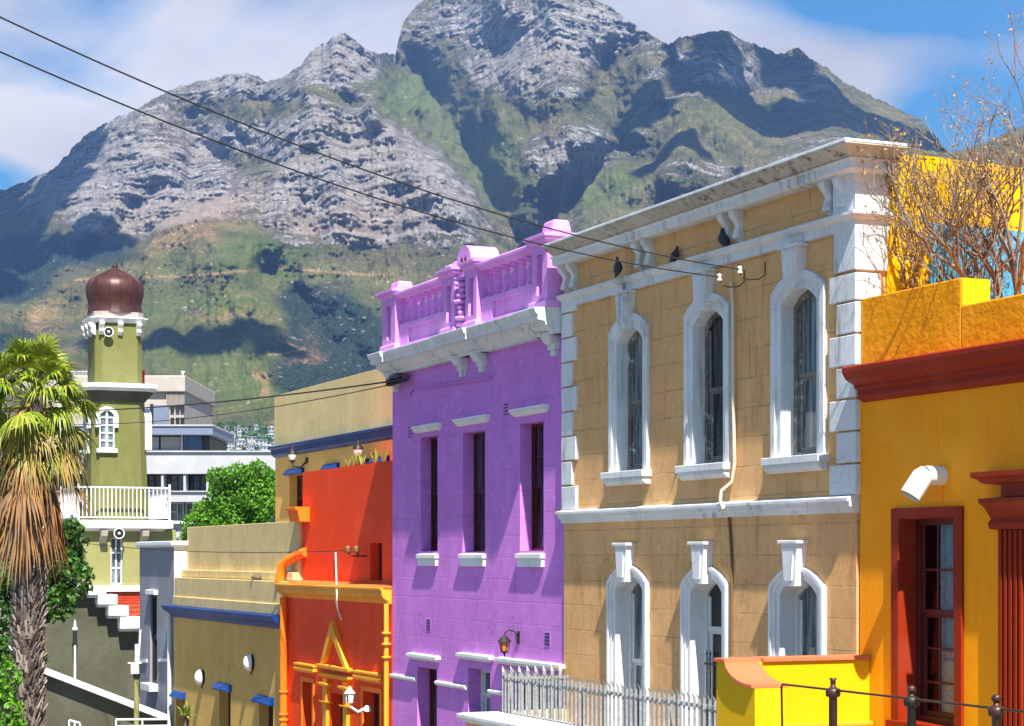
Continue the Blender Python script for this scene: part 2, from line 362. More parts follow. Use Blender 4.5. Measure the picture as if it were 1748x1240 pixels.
M['pave'] = plaster('concrete pavement', (.30, .28, .25), bump=.4, var=.12, blocks=(1.2, .6))
# ------------------------------------------------------------------ building pieces (street frame)
def arc(xa, xb, zs, rise, n=12):
    """points from (xa,zs) over the crown to (xb,zs)"""
    if rise <= 0: return [(xa, zs), (xb, zs)]
    w = (xb - xa) / 2; r = (w*w + rise*rise) / (2*rise); xc = (xa + xb) / 2; zc = zs + rise - r
    a = math.atan2(zs - zc, w)
    return [(xc - r*math.cos(a + (math.pi-2*a)*i/n), zc + r*math.sin(a + (math.pi-2*a)*i/n)) for i in range(n+1)]
def op(x0, x1, z0, z1, rise=0): return dict(x0=x0, x1=x1, z0=z0, z1=z1, rise=rise)
def wall_front(mb, x0, x1, z0, z1, ops, y=0.0, depth=.25, sgn=1):
    xs = sorted({x0, x1, *[o['x0'] for o in ops], *[o['x1'] for o in ops]}); xs = [x for x in xs if x0 <= x <= x1]
    zs = sorted({z0, z1, *[o['z0'] for o in ops], *[o['z1'] for o in ops]}); zs = [z for z in zs if z0 <= z <= z1]
    for i in range(len(xs)-1):
        for j in range(len(zs)-1):
            xm, zm = (xs[i]+xs[i+1])/2, (zs[j]+zs[j+1])/2
            if any(o['x0'] < xm < o['x1'] and o['z0'] < zm < o['z1'] for o in ops): continue
            mb.add([(xs[i],y,zs[j]),(xs[i+1],y,zs[j]),(xs[i+1],y,zs[j+1]),(xs[i],y,zs[j+1])], [(0,1,2,3)])
    for o in ops:
        a = arc(o['x0'], o['x1'], o['z1']-o['rise'], o['rise'])
        if o['rise'] > 0:
            for p, q in zip(a[:-1], a[1:]):
                mb.add([(p[0],y,p[1]),(q[0],y,q[1]),(q[0],y,o['z1']),(p[0],y,o['z1'])], [(0,1,2,3)])
        loop = [(o['x0'], o['z0'])] + a + [(o['x1'], o['z0'])]; n = len(loop)
        vs = [(x,y,z) for x,z in loop] + [(x,y+depth,z) for x,z in loop]
        mb.add(vs, [(i,(i+1)%n,n+(i+1)%n,n+i) for i in range(n)])
def house_wall(root, name, x0, x1, z0, z1, ops, mat, y=0.0, body=8.0, depth=.25, roofmat=None):
    mb = MB(); wall_front(mb, x0, x1, z0, z1, ops, y, depth)
    yb = y + body
    mb.add([(x0,y,z0),(x0,yb,z0),(x0,yb,z1),(x0,y,z1)], [(0,1,2,3)])
    mb.add([(x1,y,z0),(x1,yb,z0),(x1,yb,z1),(x1,y,z1)], [(0,1,2,3)])
    mb.add([(x0,yb,z0),(x1,yb,z0),(x1,yb,z1),(x0,yb,z1)], [(0,1,2,3)])
    if not roofmat: mb.add([(x0,y,z1),(x1,y,z1),(x1,yb,z1),(x0,yb,z1)], [(0,1,2,3)])
    w = mb.build(name, mat, root, recalc=False)
    return w
def window(root, o, d, fmat, gmat, cols=1, rows=(1, 1), fr=.06, bar=.025, name='window', split=.5, sash=True):
    """sash window filling opening o at depth d: frame + bars, with its panes as a sub-part"""
    x0, x1, z0, z1, rise = o['x0'], o['x1'], o['z0'], o['z1'], o['rise']
    mb = MB(); a = arc(x0, x1, z1-rise, rise)
    outer = [(x0, z0)] + a + [(x1, z0)]
    ai = arc(x0+fr, x1-fr, z1-rise-fr*.4, max(0, rise-fr*.6)) if rise > 0 else [(x0+fr, z1-fr), (x1-fr, z1-fr)]
    inner = [(x0+fr, z0)] + ai + [(x1-fr, z0)]
    mb.band(inner, outer, d, d+.09); mb.box(x0+fr, x1-fr, d, d+.09, z0, z0+fr)
    zm = z0 + (z1 - z0) * split
    if sash:
        for (za, zb, yy) in ((zm, z1-fr*.9, d+.03), (z0+fr, zm, d+.06)):
            s = fr*.75
            mb.box(x0+fr, x0+fr+s, yy, yy+.03, za, zb - (rise if zb > zm else 0)); mb.box(x1-fr-s, x1-fr, yy, yy+.03, za, zb - (rise if zb > zm else 0))
            mb.box(x0+fr, x1-fr, yy-.002, yy+.032, za, za+s)
            if zb == zm: mb.box(x0+fr, x1-fr, yy-.002, yy+.032, zb-s*.6, zb+.001)
        parts = ((zm, z1-fr, rows[0], d+.035), (z0+fr, zm, rows[1], d+.065))
    else: parts = ((z0+fr, z1-fr, rows[0], d+.035),)
    for za, zb, r, yy in parts:
        for i in range(1, cols): x = x0+fr + (x1-x0-2*fr)*i/cols; mb.box(x-bar/2, x+bar/2, yy, yy+.02, za, zb)
        for j in range(1, r): z = za + (zb-za)*j/r; mb.box(x0+fr, x1-fr, yy+.001, yy+.021, z-bar/2, z+bar/2)
    w = mb.build(name, fmat, root, bevel=.004)
    g = MB(); loop = [(x0+.01, z0+.01)] + [(x, z-.005) for x, z in a] + [(x1-.01, z0+.01)]
    n = len(loop)
    if sash:
        g.add([(x0+.01,d+.05,zm),(x1-.01,d+.05,zm)] + [(x,d+.05,z-.005) for x,z in a[::-1]], [tuple(range(2+len(a)))])
        g.add([(x0+.01,d+.08,z0+.01),(x1-.01,d+.08,z0+.01),(x1-.01,d+.08,zm),(x0+.01,d+.08,zm)], [(0,1,2,3)])
    else: g.add([(x,d+.055,z) for x,z in loop], [tuple(range(n))])
    g.build('pane', gmat, w)
    return w
def moulding(mb, x0, x1, prof, y=0.0, returns=None):
    """cornice profile (projection, z) along x; 'returns' = length of the return down each end side"""
    pr = [(y - p, z) for p, z in prof]
    z0, z1 = prof[0][1], prof[-1][1]
    loop = pr + [(y + .05, z1), (y + .05, z0)]
    n = len(loop)
    ml = max(p for p, z in prof)
    # mitred ends: the profile steps out sideways with its projection
    vs = []
    L, Rr = (returns or (0, 0))
    for s, x in ((-1, x0), (1, x1)):
        ret = L if s < 0 else Rr
        for i, (yy, z) in enumerate(loop):
            p = max(0, y - yy) if ret else 0
            vs.append((x + s*p, yy, z))
    mb.add(vs, [(i, (i+1) % n, n+(i+1) % n, n+i) for i in range(n)])
    for k, s, x, ret in ((0, -1, x0, L), (1, 1, x1, Rr)):
        if ret:
            back = [(x + s*max(0, y-yy), y + ret, z) for yy, z in loop]; m = len(prof)
            vv = vs[k*n:(k+1)*n]
            mb.add(vv + back, [(i, (i+1), n+(i+1), n+i) for i in range(m-1)] + [(m-1, m, n+m, n+m-1), (0, n, 2*n-1, n-1)] + [tuple(range(n, 2*n))])
        else: mb.add(vs[k*n:(k+1)*n], [tuple(range(n))])
    return mb

def build_all():
    purple_house(); tan_house(); yellow_house(); orange_house(); olive_house(); cream_house(); grey_house(); mosque(); stoeps(); background()

# ------------------------------------------------------------------ purple house
def purple_house():
    x0, x1 = -9.42, -.02
    r = thing('purple_house', 'purple two storey house with lilac balustraded parapet, between the orange red and the ochre houses', 'house', (x0, 0, ground_z(x0)))
    ups = [op(-7.60,-6.56,.13,2.62), op(-5.10,-3.88,.10,2.57), op(-2.10,-.98,.13,2.58)]
    lows = [op(-7.80,-6.60,-5.0,-2.40), op(-4.80,-3.62,-3.42,-2.27), op(-2.75,-.22,-4.4,-2.24)]
    house_wall(r, 'wall', x0, x1, -5.6, 4.3, ups+lows, M['purple'], body=9, depth=.34)
    for i, o in enumerate(ups):
        window(r, o, .24, M['redwood'], M['glass'], 2, (2, 2), fr=.05)
        mb = MB(); zc = 2.72; a, b = o['x0']-.14, o['x1']+.14
        moulding(mb, a, b, [(0,zc),(.05,zc+.01),(.10,zc+.07),(.10,zc+.10),(.13,zc+.10),(.13,zc+.15),(0,zc+.17)], returns=(.04,.04))
        mb.build('hood', M['white'], r, bevel=.006)
        mb = MB(); a, b = o['x0']-.06, o['x1']+.06
        mb.box(a, b, -.09, .02, -.02, .07); mb.box(a+.03, b-.03, -.06, .02, -.18, -.02)
        mb.add([(a+.06,-.088,.071),(b-.06,-.088,.071),(b-.06,.28,.13),(a+.06,.28,.13),(a+.06,-.088,.03),(b-.06,-.088,.03),(b-.06,.28,.03),(a+.06,.28,.03)], [(0,1,2,3),(4,7,6,5),(0,4,5,1),(1,5,6,2),(2,6,7,3),(3,7,4,0)])
        mb.build('sill', M['white'], r, bevel=.008)
    w = window(r, lows[0], .28, M['redwood'], M['glass'], 2, (3, 3), fr=.08, name='door', sash=True)
    window(r, lows[1], .28, M['whitewood'], M['glassgrey'], 2, (1, 1), fr=.09)
    mb = MB(); o = lows[1]
    for k in range(5): mb.box(o['x0']+.05, o['x1']+.02, -.05+.03*k, .0+.03*k, o['z0']-.02-.05*k+.18, o['z0']-.05*k+.20)
    mb.build('sill', M['slate'], r, bevel=.004)
    window(r, lows[2], .25, M['whitewood'], M['glass'], 6, (3, 4), fr=.08, bar=.045, sash=False)
    for a, b, z in ((-8.11,-6.50,-2.24), (-5.09,-3.52,-2.10), (-3.02,-.06,-2.10)):
        mb = MB(); moulding(mb, a, b, [(0,z),(.04,z),(.08,z+.05),(.12,z+.06),(.12,z+.12),(0,z+.14)], returns=(.03,.03)); mb.build('hood', M['white'], r, bevel=.006)
    for a, b in ((x0,-7.82),(-6.58,-4.82),(-3.6,-2.77)):
        z = -2.74; mb = MB(); moulding(mb, a, b, [(0,z),(.05,z+.02),(.07,z+.05),(.07,z+.09),(0,z+.11)]); mb.build('string_course', M['white'], r, bevel=.006)
    # main cornice
    def cornice(mb, a, b, dp, ends=(0, 0)):
        dp += .10
        moulding(mb, a, b, [(0,4.12),(.05+dp,4.12),(.05+dp,4.17),(.10+dp,4.19),(.20+dp,4.27),(.22+dp,4.34),(.36+dp,4.36),(.36+dp,4.46),(.40+dp,4.48),(.43+dp,4.56),(.43+dp,4.585),(0,4.61)], returns=ends)
    mb = MB(); cornice(mb, x0-.02, -.06, 0, (0, 0)); mb.build('cornice', M['oldwhite'], r, bevel=.005)
    for a, b in ((-9.44,-8.62),(-5.35,-3.62),(-1.05,-.05)):
        mb = MB(); cornice(mb, a, b, .07, (0,0)); mb.build('cornice_block', M['oldwhite'], r, bevel=.005)
    for xc in (-9.1,-5.0,-3.95,-.42):
        mb = MB()
        mb.prism_x(xc-.16, xc+.16, [(.02,4.16),(.02,3.86),(-.10,3.86),(-.10,3.95),(-.17,3.97),(-.20,4.02),(-.26,4.10),(-.26,4.16)])
        mb.box(xc-.09, xc+.09, -.085, .02, 3.74, 3.863)
        mb.build('bracket', M['oldwhite'], r, bevel=.008)
    # parapet
    yp = -.22
    segs = [(-8.35, -5.42), (-3.55, -.80)]
    for a, b in segs:
        mb = MB(); xa, xb = a+.55, b-.55
        wall_front(mb, a, b, 4.6, 5.16, [op(xa, xb, 4.72, 5.06)], yp, .07)
        mb.box(xa-.01, xb+.01, yp+.07, yp+.10, 4.71, 5.07)
        mb.box(a, b, yp+.105, yp+.34, 4.6, 5.157); mb.add([(a,yp,5.16),(b,yp,5.16),(b,yp+.34,5.16),(a,yp+.34,5.16)],[(0,1,2,3)])
        mb.add([(a,yp,4.6),(a,yp+.34,4.6),(a,yp+.34,5.16),(a,yp,5.16)],[(0,1,2,3)]); mb.add([(b,yp,4.6),(b,yp+.34,4.6),(b,yp+.34,5.16),(b,yp,5.16)],[(0,1,2,3)])
        mb.build('parapet_panel', M['violet'], r)
        mb = MB(); mb.box(xa-.05, xb+.05, yp-.04, yp, 4.66, 4.70); mb.build('panel_ledge', M['violet'], r, bevel=.005)
        mb = MB(); moulding(mb, a, b, [(0,5.72),(.05,5.73),(.08,5.77),(.12,5.79),(.12,5.85),(.02,5.90),(.0,5.90)], yp)
        mb.box(a, b, yp+.05, yp+.36, 5.72, 5.90); mb.build('top_rail', M['violet'], r, bevel=.006)
        nb = 7
        for i in range(nb):
            xx = a + (b-a) * (i + .5) / nb
            mb = MB(); mb.box(xx-.09, xx+.09, yp+.06, yp+.26, 5.161, 5.21); mb.box(xx-.09, xx+.09, yp+.06, yp+.26, 5.67, 5.719)
            mb.lathe((xx, yp+.16, 0), [(.05,5.21),(.085,5.23),(.06,5.26),(.09,5.32),(.115,5.38),(.10,5.45),(.06,5.53),(.05,5.58),(.075,5.61),(.055,5.64),(.08,5.67)], 14)
            mb.build('baluster', M['violet'], r)
    for xc, wd in ((-8.78,.86),(-5.08,.66),(-3.85,.60),(-.45,.72)):
        mb = MB(); a, b = xc-wd/2, xc+wd/2; y0 = yp-.10
        wall_front(mb, a, b, 4.60, 5.84, [op(xc-.13, xc+.13, 4.86, 5.62)], y0, .09)
        mb.box(xc-.13, xc+.13, y0+.09, y0+.12, 4.85, 5.63)
        for x in (a, b): mb.add([(x,y0,4.6),(x,y0+.56,4.6),(x,y0+.56,5.84),(x,y0,5.84)],[(0,1,2,3)])
        mb.add([(a,y0+.56,4.6),(b,y0+.56,4.6),(b,y0+.56,5.84),(a,y0+.56,5.84)],[(0,1,2,3)])
        mb.build('pier', M['violet'], r)
        mb = MB(); moulding(mb, a, b, [(0,4.595),(.05,4.595),(.05,4.72),(.02,4.76),(0,4.76)], y0, (.56,.56)); mb.build('pier_base', M['violet'], r, bevel=.008)
        mb = MB(); moulding(mb, a, b, [(0,5.78),(.04,5.80),(.09,5.84),(.09,5.88),(.13,5.90),(.13,5.95),(0,5.97)], y0, (.56,.56))
        mb.box(a-.05,b+.05,y0-.05,y0+.60,5.94,5.985)
        mb.build('pier_cap', M['violet'], r, bevel=.006)
    for xc, h in ((-8.78,.20),(-5.02,.16),(-.38,.26)):
        mb = MB(); mb.prism_z(5.98, 5.98+h, [(xc-.28,yp+.0),(xc+.28,yp+.0),(xc+.28,yp+.42),(xc-.28,yp+.42)], [(xc-.22,yp+.05),(xc+.22,yp+.05),(xc+.22,yp+.38),(xc-.22,yp+.38)])
        mb.build('pier_block', M['violet'], r, bevel=.05)
    # arched niche block between the middle piers
    xa, xb = -4.72, -4.16
    mb = MB(); n = 12; xc = (xa+xb)/2; rr = .40
    prof = [(xc-rr, 4.60), (xc-rr, 5.98)] + [(xc - rr*math.cos(math.pi*i/n), 5.98 + rr*.95*math.sin(math.pi*i/n)) for i in range(1, n)] + [(xc+rr, 5.98), (xc+rr, 4.60)]
    mb.prism_y(yp-.02, yp+.62, prof); mb.build('arched_block', M['violet'], r, bevel=.02)
    mb = MB()
    for dx in (-.14, .06): mb.prism_y(yp-.035, yp-.018, [(xc+dx,5.84),(xc+dx+.09,5.84),(xc+dx+.09,6.08),(xc+dx+.045,6.14),(xc+dx,6.08)])
    mb.build('niche_slot', M['redwood'], r)
    mb = MB(); rd = random.Random(5)
    for k in range(9):
        z = 4.75 + k*.115; wv = .05 + .05*math.sin(k*1.9)
        mb.lathe((xc + .05*math.sin(k*1.3), yp-.06, z), [(.02,-.06),(.07+wv,-.03),(.085+wv,0),(.07+wv,.03),(.02,.06)], 8)
    mb.build('carved_drop', M['violet'], r)
    mb = MB()
    # low scroll above the balustrade, left of the arched block
    mb.prism_z(5.985, 6.12, [(-5.72,yp+.05),(-5.42,yp+.05),(-5.42,yp+.35),(-5.72,yp+.35)]); mb.build('scroll_block', M['violet'], r, bevel=.04)
    for (px, py) in ((700,738),(864,699),(732,1067),(935,1091)):
        x, z = pf(px, py); mb = MB(); mb.box(x-.13, x+.13, -.004, .02, z-.14, z+.14)
        v = mb.build('air_vent', M['purple'], r)
        s = MB()
        for k in range(4): s.box(x-.10, x+.10, -.012, -.004, z-.115+.065*k, z-.085+.065*k)
        s.build('slot', M['dark'], v)
    mb = MB(); A = pf(701,674); B = pf(707,662); Cc = pf(748,659); D = pf(841,645)
    mb.tube([(p[0],-.03,p[1]) for p in (A,B,Cc,D)], .022); mb.build('conduit', M['purple'], r)
    mb = MB(); rd = random.Random(3); x, z = pf(686, 648)
    for k in range(6):
        xa = x-.55+rd.random()*.3; xb2 = x+.5+rd.random()*.35; zz = z+.03*k-.12
        mb.tube([(xa,-.14,zz),(x,-.20-.02*k,zz-.03+rd.random()*.05),(xb2,-.10,zz+.04)], .012, 6)
    for k in range(5): mb.lathe((x-.4+.2*k,-.2,z-.13), [(.02,0),(.045,.03),(.03,.08),(.045,.12),(.02,.16)], 8)
    mb.build('cable_bracket', M['iron'], r)
    # wall lantern
    x, z = pf(886, 1082); wall_lantern('purple', x, z)
def wall_lantern(kind, x, z):
    r = thing('wall_lantern', 'black coach lantern with amber glass on the purple wall', 'lantern', (x, 0, z-.15))
    mb = MB(); mb.prism_z(z-.2, z+.08, [(x-.05,-.03),(x+.05,-.03),(x+.05,-.002),(x-.05,-.002)])
    pts = [(x,-.02,z-.05),(x,-.12,z+.08),(x,-.24,z+.11),(x,-.34,z+.07),(x,-.36,z+.0)]
    mb.tube(pts, .016, 8)
    mb.tube([(x,-.02,z+.05),(x,-.10,z-.02),(x,-.06,z-.12),(x,-.02,z-.1)], .012, 6); mb.build('bracket', M['iron'], r)
    yc = -.36
    mb = MB(); mb.lathe((x,yc,z), [(.02,.0),(.05,-.02),(.07,-.05),(.15,-.13),(.17,-.15),(.12,-.155)], 6, smooth=False)
    mb.lathe((x,yc,z), [(.075,-.40),(.09,-.38),(.09,-.36),(.07,-.36)], 6, smooth=False); mb.tube([(x,yc,z-.40),(x,yc,z-.50)], [.035,.008])
    for k in range(6):
        t = math.pi/3*k; mb.bar((x+.125*math.cos(t),yc+.125*math.sin(t),z-.15),(x+.08*math.cos(t),yc+.08*math.sin(t),z-.37), .014, .014)
    mb.build('lantern_body', M['iron'], r)
    mb = MB(); mb.lathe((x,yc,z), [(.07,-.365),(.112,-.157)], 6, smooth=False); mb.build('lamp_glass', M['lampglass'], r)
    r.scale = (.85, .85, .85)

# ------------------------------------------------------------------ tan house
def scroll(mb, x0, x1, y, zt, h, p):
    pr = []
    for i in range(15):
        t = i/14; q = p*(1-t)**.8*(.86) + p*.14 + p*.22*math.sin(t*math.pi*3.2)
        pr.append((y-q, zt-h*t))
    mb.prism_x(x0, x1, pr + [(y+.02, zt-h), (y+.02, zt)], smooth=False)
def tan_house():
    x0, x1 = 0.0, 9.75
    r = thing('ochre_house', 'ochre two storey house with white quoins, keystones and mouldy white cornice', 'house', (x0, 0, ground_z(5)))
    cs = (2.73, 5.51, 8.25)
    ups = [op(c-.50, c+.50, 1.47, 3.93, .22) for c in cs]
    lows = [op(c-.52+d, c+.52+d, -4.3, -.30, .24) for c, d in zip(cs, (-.03,-.07,-.02))]
    house_wall(r, 'wall', x0, x1, -5.2, 5.60, ups+lows, M['tan'], y=-.03, body=9, depth=.33)
    for i, o in enumerate(ups):
        window(r, o, .17, M['woodpeel'], M['glassgrey'] if i != 1 else M['glass'], 1, (1, 1), fr=.085, split=.48)
        # white architrave, two steps, with a liner down the reveal
        mb = MB(); f = lambda g, e: [(o['x0']-g, o['z0'])] + arc(o['x0']-g, o['x1']+g, o['z1']-o['rise']+e*.75, o['rise']+e*.25) + [(o['x1']+g, o['z0'])]
        mb.band(f(0,0), f(.13,.12), -.055, .02); mb.band(f(.125,.115), f(.235,.25), -.09, .02)
        mb.band([(p[0]+.006 if p[0]<cs[i] else p[0]-.006, p[1]-.006) for p in f(0,0)], [(p[0]+.0, p[1]) for p in f(.0,.0)], -.05, .17)
        mb.build('architrave', M['oldwhite'], r, bevel=.008)
        c = cs[i]-.02; keystone(r, c, 3.90, 4.50)
        mb = MB(); a, b = o['x0']-.30, o['x1']+.30
        mb.box(a, b, -.22, .02, 1.36, 1.475); mb.prism_x(a+.04, b-.04, [(.02,1.24),(-.10,1.24),(-.19,1.30),(-.19,1.362),(.02,1.362)])
        mb.box(o['x0']+.003, o['x1']-.003, -.03, .165, 1.44, 1.478)
        mb.build('sill', M['oldwhite'], r, bevel=.012)
    for i, o in enumerate(lows):
        gm = M['dark'] if i == 1 else M['glassgrey']
        w = window(r, o, .20, M['whitewood'], gm, 1 if i != 1 else 1, (1, 1), fr=.10, name='door', split=.78 if i == 1 else .62)
        if i == 1:
            g = MB(); zt = o['z0'] + 4.0*.78
            for k in range(7):
                x = o['x0']+.16 + k*.12; g.tube([(x,.17,-4.3),(x,.17,-1.55)], .009, 6); g.lathe((x,.17,-1.55),[(.018,0),(.0,.07)],6)
            g.box(o['x0']+.1, o['x1']-.1, .155, .18, -1.72, -1.69); g.box(o['x0']+.1, o['x1']-.1, .155, .18, -2.5, -2.47)
            g.build('security_gate', M['iron'], w)
        mb = MB(); f = lambda g, e: [(o['x0']-g, o['z0'])] + arc(o['x0']-g, o['x1']+g, o['z1']-o['rise']+e*.5, o['rise']+e*.25) + [(o['x1']+g, o['z0'])]
        mb.band(f(0,0), f(.10,.09), -.05, .02); mb.band(f(.095,.085), f(.17,.16), -.08, .02); mb.band(f(.165,.155), f(.23,.23), -.11, .02)
        mb.band([(p[0]+.006 if p[0]<(o['x0']+o['x1'])/2 else p[0]-.006, p[1]-.006) for p in f(0,0)], f(0,0), -.05, .20)
        mb.build('architrave', M['white'], r, bevel=.008)
        keystone(r, (o['x0']+o['x1'])/2, -.42, .20, M['white'])
    # quoins
    for side in (0, 1):
        z = .86; k = 0
        while z < (4.58 if side == 0 else 3.72) - .1:
            w = .62 if k % 2 == 0 else .44
            zt = min(z+.435, 4.58 if side == 0 else 3.95)
            mb = MB()
            if side == 0: mb.box(0.0, w, -.085, .02, z+.012, zt)
            else: mb.box(x1-w, x1+.055, -.085, .34, z+.012, zt)
            mb.build('quoin', M['oldwhite'], r, bevel=.014); z += .45; k += 1
    mb = MB(); mb.box(x1-.50, x1+.06, -.09, .45, 3.99, 4.58); mb.box(x1-.50, x1+.07, -.10, .46, 4.80, 5.34); mb.build('corner_pilaster', M['oldwhite'], r, bevel=.012)
    mb = MB(); moulding(mb, 0.0, x1+.02, [(0,.62),(.06,.63),(.07,.70),(.13,.715),(.13,.77),(.17,.785),(.17,.835),(.03,.87),(0,.87)], -.03); mb.build('string_course', M['oldwhite'], r, bevel=.006)
    mb = MB(); moulding(mb, 0.0, x1, [(0,4.56),(.06,4.565),(.06,4.68),(.11,4.70),(.16,4.75),(.16,4.79),(0,4.83)], -.03, (0,.5)); mb.build('architrave_band', M['oldwhite'], r, bevel=.006)
    for xc in (.36, 3.36, 6.36, 9.30):
        for dx in (-.18, .18):
            mb = MB(); scroll(mb, xc+dx-.075, xc+dx+.075, -.03, 5.34, .50, .17)
            mb.lathe((xc+dx-.085,-.11,4.93),[(.0,0),(.045,.002),(.045,.168),(0,.17)],10,axis='x')
            mb.build('corbel', M['oldwhite'], r, bevel=.01)
    mb = MB(); moulding(mb, .05, x1, [(0,5.32),(.22,5.325),(.26,5.35),(.26,5.45),(.30,5.47),(.30,5.485),(0,5.49)], -.03, (0,.5)); mb.build('cornice_fascia', M['oldwhite'], r, bevel=.005)
    mb = MB(); moulding(mb, .15, x1, [(0,5.49),(.28,5.49),(.33,5.51),(.38,5.55),(.45,5.60),(.50,5.625),(.50,5.65),(.46,5.655),(0,5.66)], -.03, (0,.5))
    
    mb.build('cornice', M['dirtywhite'], r, bevel=.005)
    mb = MB(); mb.box(.15, x1+.50, -.535, -.45, 5.645, 5.69); mb.box(x1+.42, x1+.508, -.45, .47, 5.645, 5.685); mb.build('cornice_edge', M['oldwhite'], r, bevel=.008)
    # side wall painted yellow and blue, seen above the amber house
    mb = MB(); mb.prism_x(x1+.004, x1+.03, [(.45,3.0),(9,3.0),(9,5.25),(2.84,5.61),(.9,5.66),(.45,5.56)])
    mb.build('side_wall_paint', M['yellow'], r)
    mb = MB(); mb.prism_x(x1+.034, x1+.045, [(1.15,3.0),(8.9,3.0),(8.9,4.58),(1.15,4.72)]); mb.build('blue_panel', M['yellowblue'], r)
    # drain hose and wiring on the wall
    P = [(1247,482),(1250,520),(1251,700),(1253,790),(1249,822),(1243,838),(1241,855),(1247,870)]
    mb = MB(); mb.tube([(pf(a,b,-.1)[0],-.09 if i<5 else -.22,pf(a,b,-.1)[1]) for i,(a,b) in enumerate(P)], .028, 8); mb.build('drain_hose', M['cablewhite'], r)
    mb = MB(); mb.tube([(pf(a,b)[0],-.06,pf(a,b)[1]) for a,b in ((1249,872),(1252,905),(1255,960),(1254,1120))], .022, 8); mb.build('conduit', M['brown'], r)
    mb = MB(); mb.tube([(pf(a,b)[0],-.17,pf(a,b)[1]) for a,b in ((1222,475),(1218,492),(1212,505),(1213,522),(1230,518),(1243,513),(1250,530))], .016, 8); mb.build('loose_cable', M['cablewhite'], r)
    rd = random.Random(8)
    for px, py in ((1228,473),(1263,460)):
        x, z = pf(px, py, -.38)
        t = thing('insulator', 'porcelain cup insulator on a rusty hook, %s' % ('beside the middle upper keystone' if px == 1228 else 'the one farther right of the middle keystone'), 'insulator', (x+.25, -.05, z-.2), 'wire insulators on the ochre wall')
        mb = MB(); mb.tube([(x+.16,-.04,z+.10),(x+.16,-.04,z-.08),(x+.13,-.12,z-.15),(x+.06,-.26,z-.16),(x+.01,-.36,z-.12),(x,-.38,z-.04)], .011, 8); mb.build('hook', M['brown'], t)
        mb = MB(); mb.lathe((x,-.38,z), [(.02,-.07),(.05,-.055),(.034,-.03),(.022,-.005),(.04,.015),(.034,.04),(.02,.06),(.0,.07)], 12); mb.build('insulator_cup', M['porcelain'], t)
        mb = MB(); mb.lathe((x,-.38,z), [(.03,.045),(.034,.06),(.02,.08),(.0,.085)], 10); mb.build('insulator_cap', M['iron'], t)
def keystone(r, c, z0, z1, m=None):
    m = m or M['oldwhite']
    mb = MB(); mb.prism_y(-.20, .02, [(c-.15,z0),(c+.15,z0),(c+.22,z1),(c-.22,z1)]); mb.box(c-.27, c+.27, -.24, .02, z1+.001, z1+.05)
    mb.prism_y(-.225, -.19, [(c-.10,z0+.08),(c+.10,z0+.08),(c+.15,z1-.06),(c-.15,z1-.06)])
    mb.build('keystone', m, r, bevel=.008)

